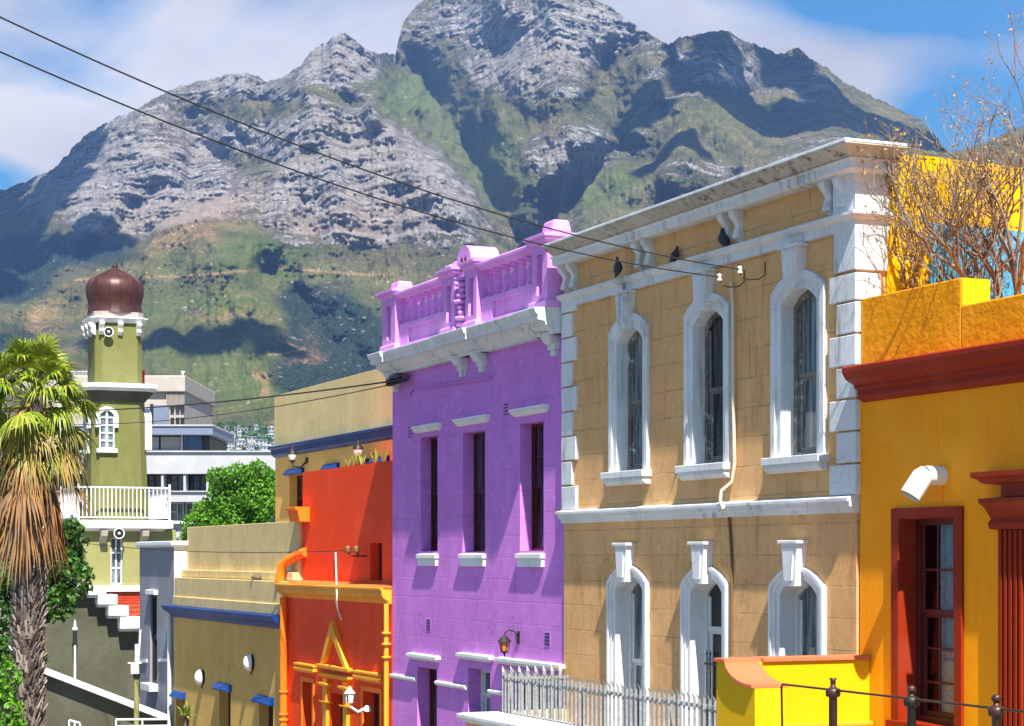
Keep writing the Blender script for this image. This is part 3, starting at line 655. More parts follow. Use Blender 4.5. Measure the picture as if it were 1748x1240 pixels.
# ------------------------------------------------------------------ amber house on the right
def yellow_house():
    x0, x1 = 9.79, 22.0
    r = thing('amber_house', 'amber yellow house with oxide red cornice and joinery, nearest on the right', 'house', (x0, 0, ground_z(x0)))
    w0 = op(10.78, 12.03, -2.20, .52)
    dr = op(13.9, 15.4, -3.2, .8)
    house_wall(r, 'wall', x0, x1, -4.6, 2.62, [w0, dr], M['amber'], body=9, depth=.34)
    window(r, dr, .3, M['redwood'], M['glass'], 2, (3, 3), fr=.1, name='door')
    ww = window(r, w0, .24, M['redwood'], M['clear'], 3, (2, 3), fr=.09, bar=.035, split=.53)
    # room behind the window, lace curtains
    mb = MB(); a, b = w0['x0']-.5, w0['x1']+.8
    mb.add([(a,.35,-2.4),(b,.35,-2.4),(b,2.4,-2.4),(a,2.4,-2.4),(a,.35,.8),(b,.35,.8),(b,2.4,.8),(a,2.4,.8)], [(0,1,2,3),(4,5,6,7),(3,2,6,7),(0,3,7,4),(1,2,6,5)])
    mb.build('room', M['wood'], r)
    for xa, xb in ((w0['x0']+.33, w0['x0']+.62), (w0['x0']+.68, w0['x1']-.06)):
        mb = MB(); n = 40; vs = []
        for i in range(n+1):
            x = xa + (xb-xa)*i/n; y = .42 + .022*math.sin(i*1.15) + .012*math.sin(i*2.9)
            vs += [(x,y,-2.15),(x,y,.46)]
        mb.add(vs, [(2*i,2*i+2,2*i+3,2*i+1) for i in range(n)], True); mb.build('curtain', M['curtain'], r, recalc=False)
    mb = MB(); o = w0
    mb.band([(o['x0'],o['z0']),(o['x0'],o['z1']),(o['x1'],o['z1']),(o['x1'],o['z0'])], [(o['x0']-.17,o['z0']),(o['x0']-.17,o['z1']+.14),(o['x1']+.16,o['z1']+.14),(o['x1']+.16,o['z0'])], -.045, .02)
    mb.band([(o['x0']+.008,o['z0']),(o['x0']+.008,o['z1']-.008),(o['x1']-.008,o['z1']-.008),(o['x1']-.008,o['z0'])], [(o['x0'],o['z0']),(o['x0'],o['z1']),(o['x1'],o['z1']),(o['x1'],o['z0'])], -.03, .24)
    mb.box(o['x0']-.19, o['x1']+.18, -.12, .235, o['z0']-.10, o['z0']+.02)
    mb.build('window_surround', M['oxide'], r, bevel=.008)
    mb = MB(); moulding(mb, x0+.10, x1, [(0,2.14),(.06,2.16),(.10,2.22),(.10,2.30),(.16,2.33),(.16,2.37),(.30,2.44),(.36,2.54),(.36,2.60),(.33,2.62),(0,2.66)], 0, (0,0)); mb.build('cornice', M['oxide'], r, bevel=.006)
    mb = MB(); mb.box(x0+.02, 12.12, .0, .45, 2.63, 3.58); mb.box(12.12, x1, -.0, .447, 2.632, 3.22)
    mb.build('parapet', M['amberdirt'], r, bevel=.02)
    mb = MB(); mb.box(12.121, 12.135, .012, .44, 3.23, 3.57); mb.build('parapet_end', M['yellow'], r)
    # fluted door surround
    mb = MB(); xa, xb = 12.98, 13.50
    mb.box(xa, xb, -.07, .02, -3.4, .36)
    for k in range(5): x = xa+.05+k*.10; mb.box(x, x+.055, -.10, -.069, -3.2, .34)
    mb.box(xb, 13.86, -.05, .02, -3.4, .7)
    mb.build('pilaster', M['oxide'], r, bevel=.008)
    mb = MB(); moulding(mb, xa-.02, 13.80, [(0,.34),(.10,.35),(.12,.42),(.09,.48),(.15,.62),(.20,.68),(.20,.73),(0,.75)], 0, (.08,0)); mb.box(xa+.1,14,-.1,.02,.75,.93); mb.build('capital', M['oxide'], r, bevel=.006)
    mb = MB(); moulding(mb, xa-.05, 15.8, [(0,.90),(.16,.92),(.20,.97),(.26,1.0),(.26,1.06),(0,1.08)], 0, (.1,0)); mb.build('door_cornice', M['oxide'], r, bevel=.006)
    # vent elbow
    X, Z = 11.72, 1.06
    mb = MB(); yc = -.02
    mb.tube([(X,.02,Z),(X,-.27,Z)], .125, 20); 
    e = [(X,-.25,Z+.01),(X-.01,-.30,Z-.02),(X-.05,-.46,Z-.27)]
    mb.tube(e, [.128,.14,.142], 20, cap=False)
    mb.tube([(X-.0495,-.458,Z-.268),(X-.03,-.36,Z-.12)], [.125,.12], 20, cap=False)
    v = mb.build('vent_elbow', M['pvc'], r)
    mb = MB(); mb.tube([(X-.035,-.40,Z-.175),(X-.036,-.404,Z-.181)], .124, 20); mb.build('opening', M['dark'], v)
    mb = MB(); mb.box(X-.16,X+.02,-.02,.01,Z-.33,Z-.12); mb.build('wall_patch', M['amberdirt'], r)

# ------------------------------------------------------------------ orange house
def orange_house():
    x0, x1 = -17.95, -9.46
    r = thing('orange_house', 'orange red house with golden trim and gable over its door, left of the purple house', 'house', (x0, 0, ground_z(x0)))
    wl_, wr, dr = op(-16.3,-15.45,-5.6,-3.2), op(-11.45,-10.25,-5.6,-3.15), op(-13.95,-12.75,-5.9,-3.35)
    house_wall(r, 'wall', x0, x1, -6.6, -.74, [wl_, wr, dr], M['orange'], body=5.0, depth=.34)
    for o in (wl_, wr): window(r, o, .26, M['redwood'], M['glass'], 2, (2, 2), fr=.09)
    window(r, dr, .26, M['redwood'], M['glass'], 2, (1, 2), fr=.12, name='door')
    for o in (wl_, wr):
        mb = MB(); z = o['z1']+.24; a, b = (-16.67, -15.2) if o is wl_ else (-11.8, -10.1)
        moulding(mb, a, b, [(0,z),(.06,z),(.12,z+.06),(.12,z+.11),(.07,z+.14),(.12,z+.18),(.12,z+.22),(0,z+.24)], 0, (.05,.05)); mb.build('hood', M['gold'], r, bevel=.008)
        mb = MB(); mb.band([(o['x0'],o['z0']),(o['x0'],o['z1']),(o['x1'],o['z1']),(o['x1'],o['z0'])], [(o['x0']-.14,o['z0']),(o['x0']-.14,o['z1']+.12),(o['x1']+.14,o['z1']+.12),(o['x1']+.14,o['z0'])], -.03, .02); mb.build('window_surround', M['orangeside'], r, bevel=.006)
    # door gable
    z = -2.78; xl, xr, xt = -14.55, -12.35, -13.62; zt = -1.56
    mb = MB()
    mb.prism_y(-.12, .02, [(xl,z+.05),(xl+.22,z+.05),(xt,zt-.34),(xt,zt)]); mb.prism_y(-.12, .02, [(xr,z+.05),(xr-.22,z+.05),(xt,zt-.34),(xt,zt)])
    mb.build('gable_moulding', M['gold'], r, bevel=.01)
    mb = MB(); moulding(mb, xl, xr, [(0,z-.02),(.10,z),(.16,z+.05),(.16,z+.11),(0,z+.13)], 0, (.05,.05)); moulding(mb, xl+.06, xr-.06, [(0,z-.22),(.06,z-.21),(.13,z-.15),(.13,z-.10),(0,z-.08)], 0, (.05,.05)); mb.build('entablature', M['gold'], r, bevel=.008)
    for xc in (-14.22, -12.62):
        mb = MB(); mb.box(xc-.15, xc+.15, -.09, .02, -6.2, z-.22); mb.build('pilaster', M['gold'], r, bevel=.01)
        mb = MB(); moulding(mb, xc-.15, xc+.15, [(0,z-.44),(.12,z-.43),(.17,z-.38),(.17,z-.34),(0,z-.33)], 0, (.05,.05)); mb.build('capital', M['gold'], r, bevel=.006)
        mb = MB(); moulding(mb, xc-.15, xc+.15, [(0,z-.86),(.12,z-.85),(.15,z-.80),(0,z-.79)], 0, (.05,.05)); mb.build('pilaster_ring', M['gold'], r, bevel=.006)
    mb = MB(); moulding(mb, x0-.02, x1-.02, [(0,-1.06),(.06,-1.05),(.10,-.98),(.20,-.92),(.24,-.84),(.24,-.76),(.28,-.74),(.28,-.69),(0,-.66)], 0, (.0,0)); mb.build('cornice', M['gold'], r, bevel=.008)
    mb = MB(); mb.prism_x(x0, x1, [(-.20,-.70),(.6,-.70),(.6,-.60),(-.20,-.67)]); mb.build('ledge_top', M['orangeroof'], r)
    # upper storey set back
    yb = .5; xa, xb = pf(515,900,yb)[0], x1-.0
    xu0, xu1 = x0, x1
    su = op(pf(632,0,yb)[0], pf(652,0,yb)[0], -.55, .35)
    house_wall(r, 'upper_wall', xu0, xu1, -.9, 2.28, [su], M['orange'], y=yb, body=2.6, depth=.3)
    window(r, su, yb+.22, M['redwood'], M['glass'], 2, (1, 2), fr=.07)
    # downpipes and hopper
    mb = MB(); xq = x0+.30
    mb.tube([(x0+.35,yb-.02,.14),(x0+.05,yb-.12,.08),(x0-.45,.22,-.08),(x0-.62,.10,-.22),(x0-.62,.05,-.68)], .13, 14); mb.build('gutter_pipe', M['orangeside'], r)
    mb = MB(); mb.tube([(xq,-.12,-1.05),(xq,-.12,-6.2)], .10, 12)
    for z in (-3.6,-4.2,-4.35): mb.lathe((xq,-.12,z),[(.10,0),(.125,.01),(.125,.07),(.10,.08)],12)
    mb.build('downpipe', M['orangeside'], r)
    mb = MB(); xq2 = x1-.04
    mb.tube([(xq2,-.12,-1.05),(xq2,-.12,-6.2)], .06, 12)
    for z in (-1.75,-2.0,-2.3): mb.lathe((xq2,-.12,z),[(.06,0),(.11,.01),(.11,.05),(.06,.06)],12)
    mb.build('downpipe', M['gold'], r)
    mb = MB(); hx = xu0+.1; mb.prism_x(hx-.3, hx+.62, [(yb-.02,.95),(yb-.30,.95),(yb-.36,1.25),(yb-.42,1.27),(yb-.42,1.34),(yb-.02,1.34)]); mb.build('hopper', M['orangeside'], r, bevel=.01)
    mb = MB(); P = [(573,943),(574,980),(575,1010),(574,1030),(578,1045),(583,1058)]
    vs = []
    for i,(a,b) in enumerate(P):
        yy = yb-.04 if i < 2 else -.34 if i < 4 else -.03
        q = pf(a,b,yy); vs.append((q[0],yy,q[1]))
    mb.tube(vs, .022, 6); mb.build('loose_cable', M['pvc'], r)
    for k, (px, lab) in enumerate(((594,'left one of the pair on the upper orange wall'),(608,'right one of the pair on the upper orange wall'))):
        x, z = pf(px, 939, yb-.25); t = thing('insulator', 'small dark insulator peg, '+lab, 'insulator', (x, yb, z), 'insulators on the orange wall')
        mb = MB(); mb.tube([(x+.1,yb-.01,z-.15),(x+.1,yb-.2,z-.15),(x,yb-.25,z-.06)], .02, 6); mb.build('hook', M['iron'], t)
        mb = MB(); mb.lathe((x,yb-.25,z), [(.04,-.08),(.10,-.06),(.06,-.01),(.09,.03),(.05,.09),(.0,.11)], 10); mb.build('insulator_cup', M['brown'], t)
    # white lantern by the door
    x, z = pf(597, 1190, -.45); t = thing('wall_lantern', 'white lantern with ribbed glass beside the golden door frame', 'lantern', (x, 0, z-.3))
    mb = MB(); mb.tube([(x+.02,0,z-.25),(x,-.25,z-.36),(x,-.45,z-.22)], .035, 8); mb.lathe((x+.05,-.02,z-.28),[(.09,-.07),(.10,0),(.06,.07)],12); mb.build('bracket', M['pvc'], t)
    mb = MB(); mb.lathe((x,-.45,z), [(.07,-.15),(.09,-.13),(.115,.07),(.14,.085),(.10,.14),(.045,.19),(.02,.24),(0,.26)], 8, smooth=False); mb.build('lantern_body', M['milk'], t)
    mb = MB()
    for k in range(4):
        tt = math.pi/4+math.pi/2*k; mb.bar((x+.095*math.cos(tt),-.45+.095*math.sin(tt),z-.11),(x+.115*math.cos(tt),-.45+.115*math.sin(tt),z+.055), .05, .02)
    mb.build('lamp_glass', M['dark'], t)
    # pot plants along the roof
    rd = random.Random(21)
    for k, px in enumerate((594,603,612,618,640,655)):
        x = fx(px, .8); mb = MB()
        for j in range(9):
            a = rd.uniform(0, 6.28); l = rd.uniform(.15, .42); p = Vector((x, .8, 2.26)); q = p + Vector((math.cos(a)*l*.45, math.sin(a)*l*.3, l))
            mb.tube([p, (p+q)/2 + Vector((math.cos(a)*.03,0,0)), q], [.02,.022,.006], 5)
        single(mb, 'cactus', M['cactus'], 'yellow green cactus clump on the orange roof edge, %s' % ('leftmost of six','second from the left','third from the left','fourth from the left, before the gap','next to last on the right','rightmost of six')[k], 'cactus', (x, .8, 2.26), 'cacti on the orange roof edge')
# ------------------------------------------------------------------ olive ochre house
def olive_house():
    x0, x1 = -30.4, -17.98
    r = thing('olive_house', 'low ochre house with royal blue cornice and stepped parapet, left of the orange house', 'house', (x0, 0, ground_z(x0)))
    ws = [op(-30.2,-29.0,-6.3,-4.50), op(-24.75,-23.45,-6.3,-3.92), op(-20.45,-19.05,-6.3,-4.02)]
    house_wall(r, 'wall', x0, x1, -7.4, -1.55, ws, M['olive'], body=9, depth=.36)
    for o in ws:
        window(r, o, .28, M['wood'], M['glass'], 2, (2, 2), fr=.10)
        mb = MB(); z = o['z1']; mb.prism_x(o['x0']-.12, o['x1']+.12, [(.02,z+.0),(-.18,z+.0),(-.20,z+.04),(-.08,z+.19),(.02,z+.21)]); mb.build('hood', M['blue'], r, bevel=.006)
    mb = MB(); moulding(mb, x0-.05, x1+.02, [(0,-1.92),(.08,-1.90),(.14,-1.80),(.28,-1.70),(.34,-1.60),(.34,-1.56),(0,-1.55)], 0, (.1,0)); mb.build('cornice', M['blue'], r, bevel=.006)
    mb = MB(); mb.box(x0+.0, x1, .0, 1.2, -1.549, -.64)
    mb.prism_x(x0-.02, x1, [(-.05,-1.549),(.5,-1.549),(.5,-1.22),(-.05,-1.25)])
    mb.build('parapet', M['olivetop'], r, bevel=.015)
    mb = MB(); mb.box(x0+.02, x1, .22, 2.2, -.62, -.40); mb.box(x0+.0, x1-.01, .42, 1.4, -.41, .98); mb.build('upper_wall', M['olivetop'], r, bevel=.015)
    # step on top right where a pigeon-sized stone lies
    mb = MB(); x, z = pf(437, 983, .1); mb.lathe((x,.12,-.62),[(.10,.0),(.17,.05),(.12,.12),(.0,.15)],9); mb.build('loose_stone', M['bark'], r)
    for px, py, lab in ((330,1157,'nearer the grey house'),(413,1132,'between the left and middle windows')):
        x, z = pf(px, py, -.3); t = thing('wall_light', 'white half dome light on the ochre wall, '+lab, 'wall light', (x, 0, z-.2), 'half dome lights on the ochre wall')
        mb = MB(); n = 14; vs = []; 
        prof = [(.25*math.cos(a), .25*math.sin(a)) for a in [math.pi/2*i/8 for i in range(9)]]
        rows = []
        for i, (rr, hh) in enumerate(prof):
            for k in range(n): tt = 2*math.pi*k/n; vs.append((x + rr*math.cos(tt)*.8, -.06-hh*.8, z + rr*math.sin(tt)))
        m_ = len(prof); mb.add(vs, [(i*n+k,i*n+(k+1)%n,(i+1)*n+(k+1)%n,(i+1)*n+k) for i in range(m_-1) for k in range(n)], True); mb.build('lamp_shade', M['milk'], t)
        mb = MB(); mb.lathe((x,-.07,z),[(.23,.0),(.23,.07)],20,axis='y'); mb.tube([(x,-.05,z-.2),(x,-.03,z-.34)],.02,6); mb.build('back_plate', M['iron'], t)
# ------------------------------------------------------------------ cream house behind
def cream_house():
    y = 2.6; x0 = fx(470, y); x1 = -9.6
    zb = fz(570, 752, y)
    r = thing('cream_house', 'tall cream house with royal blue band, behind the orange and low ochre houses', 'house', (x0, y, ground_z(x0)))
    ws = []
    for a, b, t, bot in ((494,517,812,893),(559,577,803,870),(609,627,798,870),(642,662,795,870)):
        xa, z1 = pf(a, t, y); xb, _ = pf(b, t, y); z0 = fz(a, bot, y); ws.append(op(xa, xb, max(z0, .2), z1))
    z1 = ws[0]['z1']
    for w in ws: w['z1'] = z1
    zt = fz(470, 676, y); zt2 = zt
    band0, band1 = fz(470, 780, y), fz(470, 764, y)
    house_wall(r, 'wall', x0, x1, -7, zt, ws, M['creamlow'], y=y, body=8, depth=.32)
    mb = MB(); mb.box(x0-.0, x1, y-.03, y-.004, band1+.02, zt-.01); mb.build('upper_render', M['cream'], r, bevel=.004)
    for i, o in enumerate(ws):
        window(r, o, y+.24, M['redwood'], M['glass'], 2, (2, 2) , fr=.08, bar=.03)
        mb = MB(); mb.prism_x(o['x0']-.15, o['x1']+.15, [(y+.02,z1+.0),(y-.16,z1+.0),(y-.18,z1+.04),(y-.08,z1+.17),(y+.02,z1+.19)]); mb.build('hood', M['blue'], r, bevel=.006)
    mb = MB(); moulding(mb, x0, x1, [(0,band0-.05),(.06,band0),(.10,band0+.05),(.12,band1-.10),(.20,band1-.06),(.20,band1),(0,band1+.02)], y, (.12,0)); mb.build('cornice', M['blue'], r, bevel=.006)
    for px, py, lab in ((499,778,'left'), (611,770,'right')):
        x, z = pf(px, py, y-.4); t = thing('wall_lantern', 'black and clear carriage lamp on the cream house under its blue band, %s one' % lab, 'lantern', (x, y, z-.3), 'carriage lamps on the cream house')
        mb = MB(); mb.tube([(x+.25,y,z-.15),(x+.2,y-.2,z-.36),(x+.05,y-.38,z-.33),(x,y-.4,z-.18)], .03, 8); mb.lathe((x+.25,y-.02,z-.15),[(.09,-.03),(.10,.0)],10,axis='y')
        mb.lathe((x,y-.4,z), [(.04,-.20),(.10,-.17),(.10,-.14)], 8); mb.lathe((x,y-.4,z),[(.155,.04),(.14,.10),(.07,.18),(.025,.22),(.025,.28),(0,.31)],10); mb.build('lantern_frame', M['iron'], t)
        mb = MB(); mb.lathe((x,y-.4,z), [(.08,-.14),(.125,-.05),(.14,.04)], 12); mb.build('lamp_glass', M['milk'], t)
# ------------------------------------------------------------------ grey house
def grey_house():
    x0, x1 = -35.5, -30.45
    r = thing('grey_house', 'narrow blue grey house with white end wall and tall slit window, beside the mosque', 'house', (x0, 0, ground_z(x0)))
    xs, _ = pf(256, 1015); xe, _ = pf(268, 1015)
    o1 = op(xs, xe, -4.25, -1.25)
    house_wall(r, 'wall', x0, x1, -8, .40, [o1], M['grey'], body=7, depth=.16)
    window(r, o1, .08, M['iron'], M['glass'], 1, (2, 2), fr=.1)
    mb = MB(); mb.box(o1['x0']-.12, o1['x1']+.12, -.14, .02, o1['z1'], o1['z1']+.16); mb.build('hood', M['white'], r, bevel=.01)
    mb = MB(); mb.box(o1['x0']-.16, o1['x1']+.16, -.30, .02, o1['z0']-.24, o1['z0']); mb.build('sill', M['white'], r, bevel=.01)
    mb = MB(); mb.box(x1+.003, x1+.03, .0, 7, -3, .40); mb.build('end_wall', M['white'], r)
    mb = MB(); moulding(mb, x0, x1+.03, [(0,.34),(.10,.36),(.14,.42),(.14,.52),(0,.54)], 0, (.5,.5)); mb.box(x0, x1, 0, 6.9, .40, .535); mb.build('coping', M['white'], r, bevel=.01)
    mb = MB()
    for a, b in ((x0+.1, o1['x0']-.35), (o1['x1']+.35, x1-.3)):
        z = -3.66 + .06*(a-x0); mb.prism_y(-.05, .02, [(a,z),(b,z+.06*(b-a)),(b,z+.06*(b-a)+.1),(a,z+.1)])
    mb.build('string_course', M['white'], r)
    mb = MB(); mb.tube([(x1-.22,-.10,-1.9),(x1-.22,-.10,-7.5)], .07, 10); mb.build('downpipe', M['whitewood'], r)
# ------------------------------------------------------------------ mosque
def mosque():
    XM = -48.0
    r = thing('minaret', 'pistachio green minaret with brown copper onion dome and white railed balcony', 'minaret', (XM, ps(196,900,XM)[0], ground_z(XM)))
    yc, _ = ps(196, 900, XM); u = (196-CX)/F; T = P0.y; 
    rx, ry = u*SN-CS, u*CS+SN; T = (XM-CAMX)/rx; S = T/F
    z = lambda py: (HY-py)*S
    def csq(h, c, dx=0, dy=0):   # chamfered square, half width h, chamfer c
        k = h-c
        return [(XM+dx-h,yc+dy-k),(XM+dx-k,yc+dy-h),(XM+dx+k,yc+dy-h),(XM+dx+h,yc+dy-k),(XM+dx+h,yc+dy+k),(XM+dx+k,yc+dy+h),(XM+dx-k,yc+dy+h),(XM+dx-h,yc+dy+k)]
    k = .94
    mb = MB(); mb.prism_z(z(660), z(552), csq(43*S*k, 10*S), csq(42*S*k, 10*S)); mb.build('upper_shaft', M['mosque'], r)
    mb = MB(); mb.prism_z(z(890), z(668), csq(53*S*k, 13*S), csq(46*S*k, 12*S)); mb.build('shaft', M['mosque'], r)
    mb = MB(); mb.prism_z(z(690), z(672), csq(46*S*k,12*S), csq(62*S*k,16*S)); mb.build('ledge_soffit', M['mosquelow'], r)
    mb = MB(); mb.prism_z(z(672), z(667), csq(62*S*k,16*S), csq(66*S*k,17*S)); mb.prism_z(z(667), z(659.5), csq(68*S*k,18*S)); mb.build('ledge', M['white'], r, bevel=.02)
    mb = MB(); mb.prism_z(z(556), z(549), csq(46*S*k,11*S), csq(51*S*k,12*S)); mb.prism_z(z(549), z(546.5), csq(52*S*k,12*S)); mb.build('cornice', M['white'], r, bevel=.01)
    mb = MB(); mb.prism_z(z(547), z(537), csq(44*S*k,11*S), csq(45*S*k,11*S)); mb.build('drum', M['beige'], r)
    # corbels under the cornice
    for f in range(2):
        for q in (-.78, 0, .78):
            mb = MB(); h = 43*S*k
            if f == 0: cx_, cy_ = XM+h, yc+q*h; mb.prism_x(cx_-.02, cx_+.001, [(cy_-.1,0),(cy_+.1,0),(cy_,.1)]) if False else None; P = [(0,z(556)),(.30,z(556)),(.30,z(560)),(.16,z(566)),(.20,z(571)),(.08,z(576)),(0,z(577))]
            else: cx_, cy_ = XM+q*h, yc-h
            P = [(0,z(556)),(.28,z(556)),(.28,z(560)),(.16,z(566)),(.20,z(571)),(.08,z(576)),(0,z(577))]
            if f == 0: mb.prism_y(cy_-.09, cy_+.09, [(cx_+p-.02, zz) for p, zz in P])
            else: mb.prism_x(cx_-.09, cx_+.09, [(cy_-p+.02, zz) for p, zz in P])
            mb.build('corbel', M['white'], r, bevel=.01)
    prof = [(46,538),(45,534),(44,528),(43.6,522),(45,515),(47,508),(48.2,501),(48,494),(46.5,487),(43,481),(37,475.5),(29,471),(20.5,467),(13,463.5),(8,460.5),(4.6,457)]
    mb = MB(); n = 48; vs = []
    for rr, py in prof:
        for i in range(n):
            t = 2*math.pi*i/n; q = rr*S*(1 + .022*abs(math.cos(t*8)) - .012); vs.append((XM+q*math.cos(t), yc+q*math.sin(t), z(py)))
    mb.add(vs, [(i*n+j,i*n+(j+1)%n,(i+1)*n+(j+1)%n,(i+1)*n+j) for i in range(len(prof)-1) for j in range(n)], True); mb.add(vs[-n:],[tuple(range(n))]); mb.add(vs[:n],[tuple(range(n))])
    d = mb.build('dome', M['copper'], r)
    mb = MB()
    for i in range(16):
        t = 2*math.pi*i/16; mb.tube([(XM+rr*S*1.014*math.cos(t), yc+rr*S*1.014*math.sin(t), z(py)) for rr, py in prof], .022, 5)
    mb.build('seam', M['copper'], d)
    mb = MB(); mb.lathe((XM,yc,0),[(.12,z(457)),(.16,z(455.5)),(.07,z(454)),(.10,z(452.5)),(.05,z(451)),(.0,z(448.5))],12); mb.build('finial', M['dark'], r)
    # arched window on the face towards the street corner
    def arched(face, yc2, half, zb, zt, q):
        a = arc(yc2-half, yc2+half, zt-half, half*.98, 12); ai = arc(yc2-half*.66, yc2+half*.66, zt-half*1.0, half*.62, 12)
        hx = q
        def m(pts): return [(p[0], p[1]) for p in pts]
        mb = MB(); o_ = [(yc2-half, zb)] + a + [(yc2+half, zb)]; i_ = [(yc2-half*.66, zb)] + ai + [(yc2+half*.66, zb)]
        n = len(o_)
        V = lambda p, e: (hx+e, p[0], p[1]) if face == 'x' else (XM+p[0]-yc, hx-e, p[1])
        zc_ = zb + (zt-zb)*.50
        o_[0] = (o_[0][0], zc_); o_[-1] = (o_[-1][0], zc_); i_h = list(i_); i_h[0] = (i_[0][0], zc_); i_h[-1] = (i_[-1][0], zc_)
        i_w, i_ = i_, i_h
        vs = [V(p,.14) for p in i_] + [V(p,.14) for p in o_] + [V(p,-.1) for p in i_] + [V(p,-.1) for p in o_]
        fs = []
        for i in range(n-1): fs += [(i,i+1,n+i+1,n+i),(n+i,n+i+1,3*n+i+1,3*n+i),(i+1,i,2*n+i,2*n+i+1)]
        mb.add(vs, fs)
        h = mb.build('hood', M['white'], r)
        i_ = i_w
        mb = MB(); vs = [V(p,.025) for p in i_]; mb.add(vs, [tuple(range(n))]); w = mb.build('window', M['glassgrey'], r)
        mb = MB()
        def bx(a0,a1,b0,b1,e0,e1):
            P = [V((a0,b0),e0),V((a1,b0),e0),V((a1,b1),e0),V((a0,b1),e0),V((a0,b0),e1),V((a1,b0),e1),V((a1,b1),e1),V((a0,b1),e1)]
            mb.add(P,[(0,1,2,3),(4,5,6,7),(0,1,5,4),(1,2,6,5),(2,3,7,6),(3,0,4,7)])
        hw = half*.66
        bx(yc2-.045,yc2+.045,zb,zt-half*.2,.03,.07); bx(yc2-hw,yc2-hw+.05,zb,zt-half,.03,.07); bx(yc2+hw-.05,yc2+hw,zb,zt-half,.03,.07)
        for t in range(5): zz = zb+(zt-half-zb)*t/4; bx(yc2-hw,yc2+hw,zz-.02,zz+.04,.031,.068)
        mb.build('glazing_bars', M['white'], w)
        mb = MB(); bx(yc2-half*.92,yc2+half*.92,zb-.17,zb-.0,-.05,.18); mb.build('sill', M['white'], r, bevel=.02)
    xf = XM + 49*S*k
    yw = ps(182, 740, xf)[0]
    arched('x', yw, 19*S, z(769), z(698), xf-.02)
    arched('y', yc + .05, 17*S, z(769), z(698), yc-49*S*k+.02)
    mb = MB(); 
    yy = yc+48*S*k; mb.prism_y(yy-.05, yy+.22, [(XM+.3,z(770)),(XM+1.0,z(770)),(XM+1.0,z(715)),(XM+.65,z(698)),(XM+.3,z(715))]); mb.build('side_hood', M['white'], r, bevel=.03)
    # loudspeakers
    for px, py, lab, xx in ((185,567,'high under the dome',XM+43*S*k),(203,911,'under the balcony slab',XM+1.75)):
        yy, zz = ps(px, py, xx+.2); t = thing('loudspeaker', 'round grey horn loudspeaker on the minaret, '+lab, 'loudspeaker', (xx+.2, yy, zz), 'minaret loudspeakers')
        rr = .20 if py < 800 else .22
        mb = MB(); mb.lathe((xx,yy,zz),[(.06,-.02),(.07,.05),(rr*.85,.22),(rr,.25),(rr,.27),(rr*.86,.26),(.07,.12)],20,axis='x'); mb.build('horn', M['white'], t)
        mb = MB(); mb.lathe((xx,yy,zz),[(rr*.8,.255),(rr*.78,.262)],20,axis='x'); 
        mb.build('horn_mouth', M['iron'], t); mb = MB(); mb.lathe((xx,yy,zz),[(.06,.26),(.05,.29),(0,.30)],10,axis='x'); mb.build('horn_centre', M['white'], t)
    # balcony
    b = 92*S*.84
    mb = MB(); mb.prism_z(z(903), z(889.5), csq(b+.10,.0)); mb.prism_z(z(908), z(903), csq(b-.25,.0), csq(b-.05,.0)); mb.build('balcony_slab', M['white'], r, bevel=.015)
    mb = MB(); rl = b - .02
    zt, zb = z(835), z(885)
    for s0, s1 in (((XM+rl,yc-rl),(XM+rl,yc+rl)),((XM-rl,yc-rl),(XM+rl,yc-rl)),((XM-rl,yc+rl),(XM+rl,yc+rl))):
        mb.bar((*s0,zt),(*s1,zt),.07,.06); mb.bar((*s0,zb),(*s1,zb),.06,.05)
        for i in range(23):
            f = i/22; x = s0[0]+(s1[0]-s0[0])*f; y = s0[1]+(s1[1]-s0[1])*f; mb.bar((x,y,zb),(x,y,zt),.035,.035)
    for sx in (-1,1):
        for sy in (-1,1): mb.box(XM+sx*rl-.04, XM+sx*rl+.04, yc+sy*rl-.04, yc+sy*rl+.04, z(889), z(829))
    mb.build('balcony_railing', M['white'], r)
    for q in (-.62, .62):
        mb = MB(); yy = yc+q*b*.72; xx = XM+1.52
        mb.prism_y(yy-.13, yy+.13, [(xx-.1,z(907)),(xx+.55,z(907)),(xx+.50,z(916)),(xx+.25,z(924)),(xx-.1,z(931))]); mb.build('bracket', M['beige'], r, bevel=.02)
    # lower body of the mosque
    xb_ = XM+1.55; yl = ps(141, 950, xb_)[0]; yr = ps(300, 950, xb_)[0]
    q = thing('mosque', 'straw and olive mosque block below the minaret, with white stepped gable', 'mosque', (xb_, yl, ground_z(XM)))
    y0, y1 = ps(189,940,xb_)[0], ps(210,940,xb_)[0]; zz0, zz1 = ps(200,998,xb_)[1], ps(200,918,xb_)[1]
    zT = ps(200,904,xb_)[1]; zB = -8.0
    mb = MB()
    for (a,b2,c,d2) in ((yl,y0,zB,zT),(y1,yr,zB,zT),(y0,y1,zB,zz0),(y0,y1,zz1,zT)): mb.add([(xb_,a,c),(xb_,b2,c),(xb_,b2,d2),(xb_,a,d2)],[(0,1,2,3)])
    for a in (y0,y1): mb.add([(xb_,a,zz0),(xb_-.3,a,zz0),(xb_-.3,a,zz1),(xb_,a,zz1)],[(0,1,2,3)])
    for zq in (zz0,zz1): mb.add([(xb_,y0,zq),(xb_-.3,y0,zq),(xb_-.3,y1,zq),(xb_,y1,zq)],[(0,1,2,3)])
    for a in (yl,yr): mb.add([(xb_,a,zB),(xb_-6,a,zB),(xb_-6,a,zT),(xb_,a,zT)],[(0,1,2,3)])
    mb.add([(xb_,yl,zT),(xb_,yr,zT),(xb_-6,yr,zT),(xb_-6,yl,zT)],[(0,1,2,3)])
    mb.build('wall', M['mosqueside'], q)
    mb = MB(); ym = (y0+y1)/2
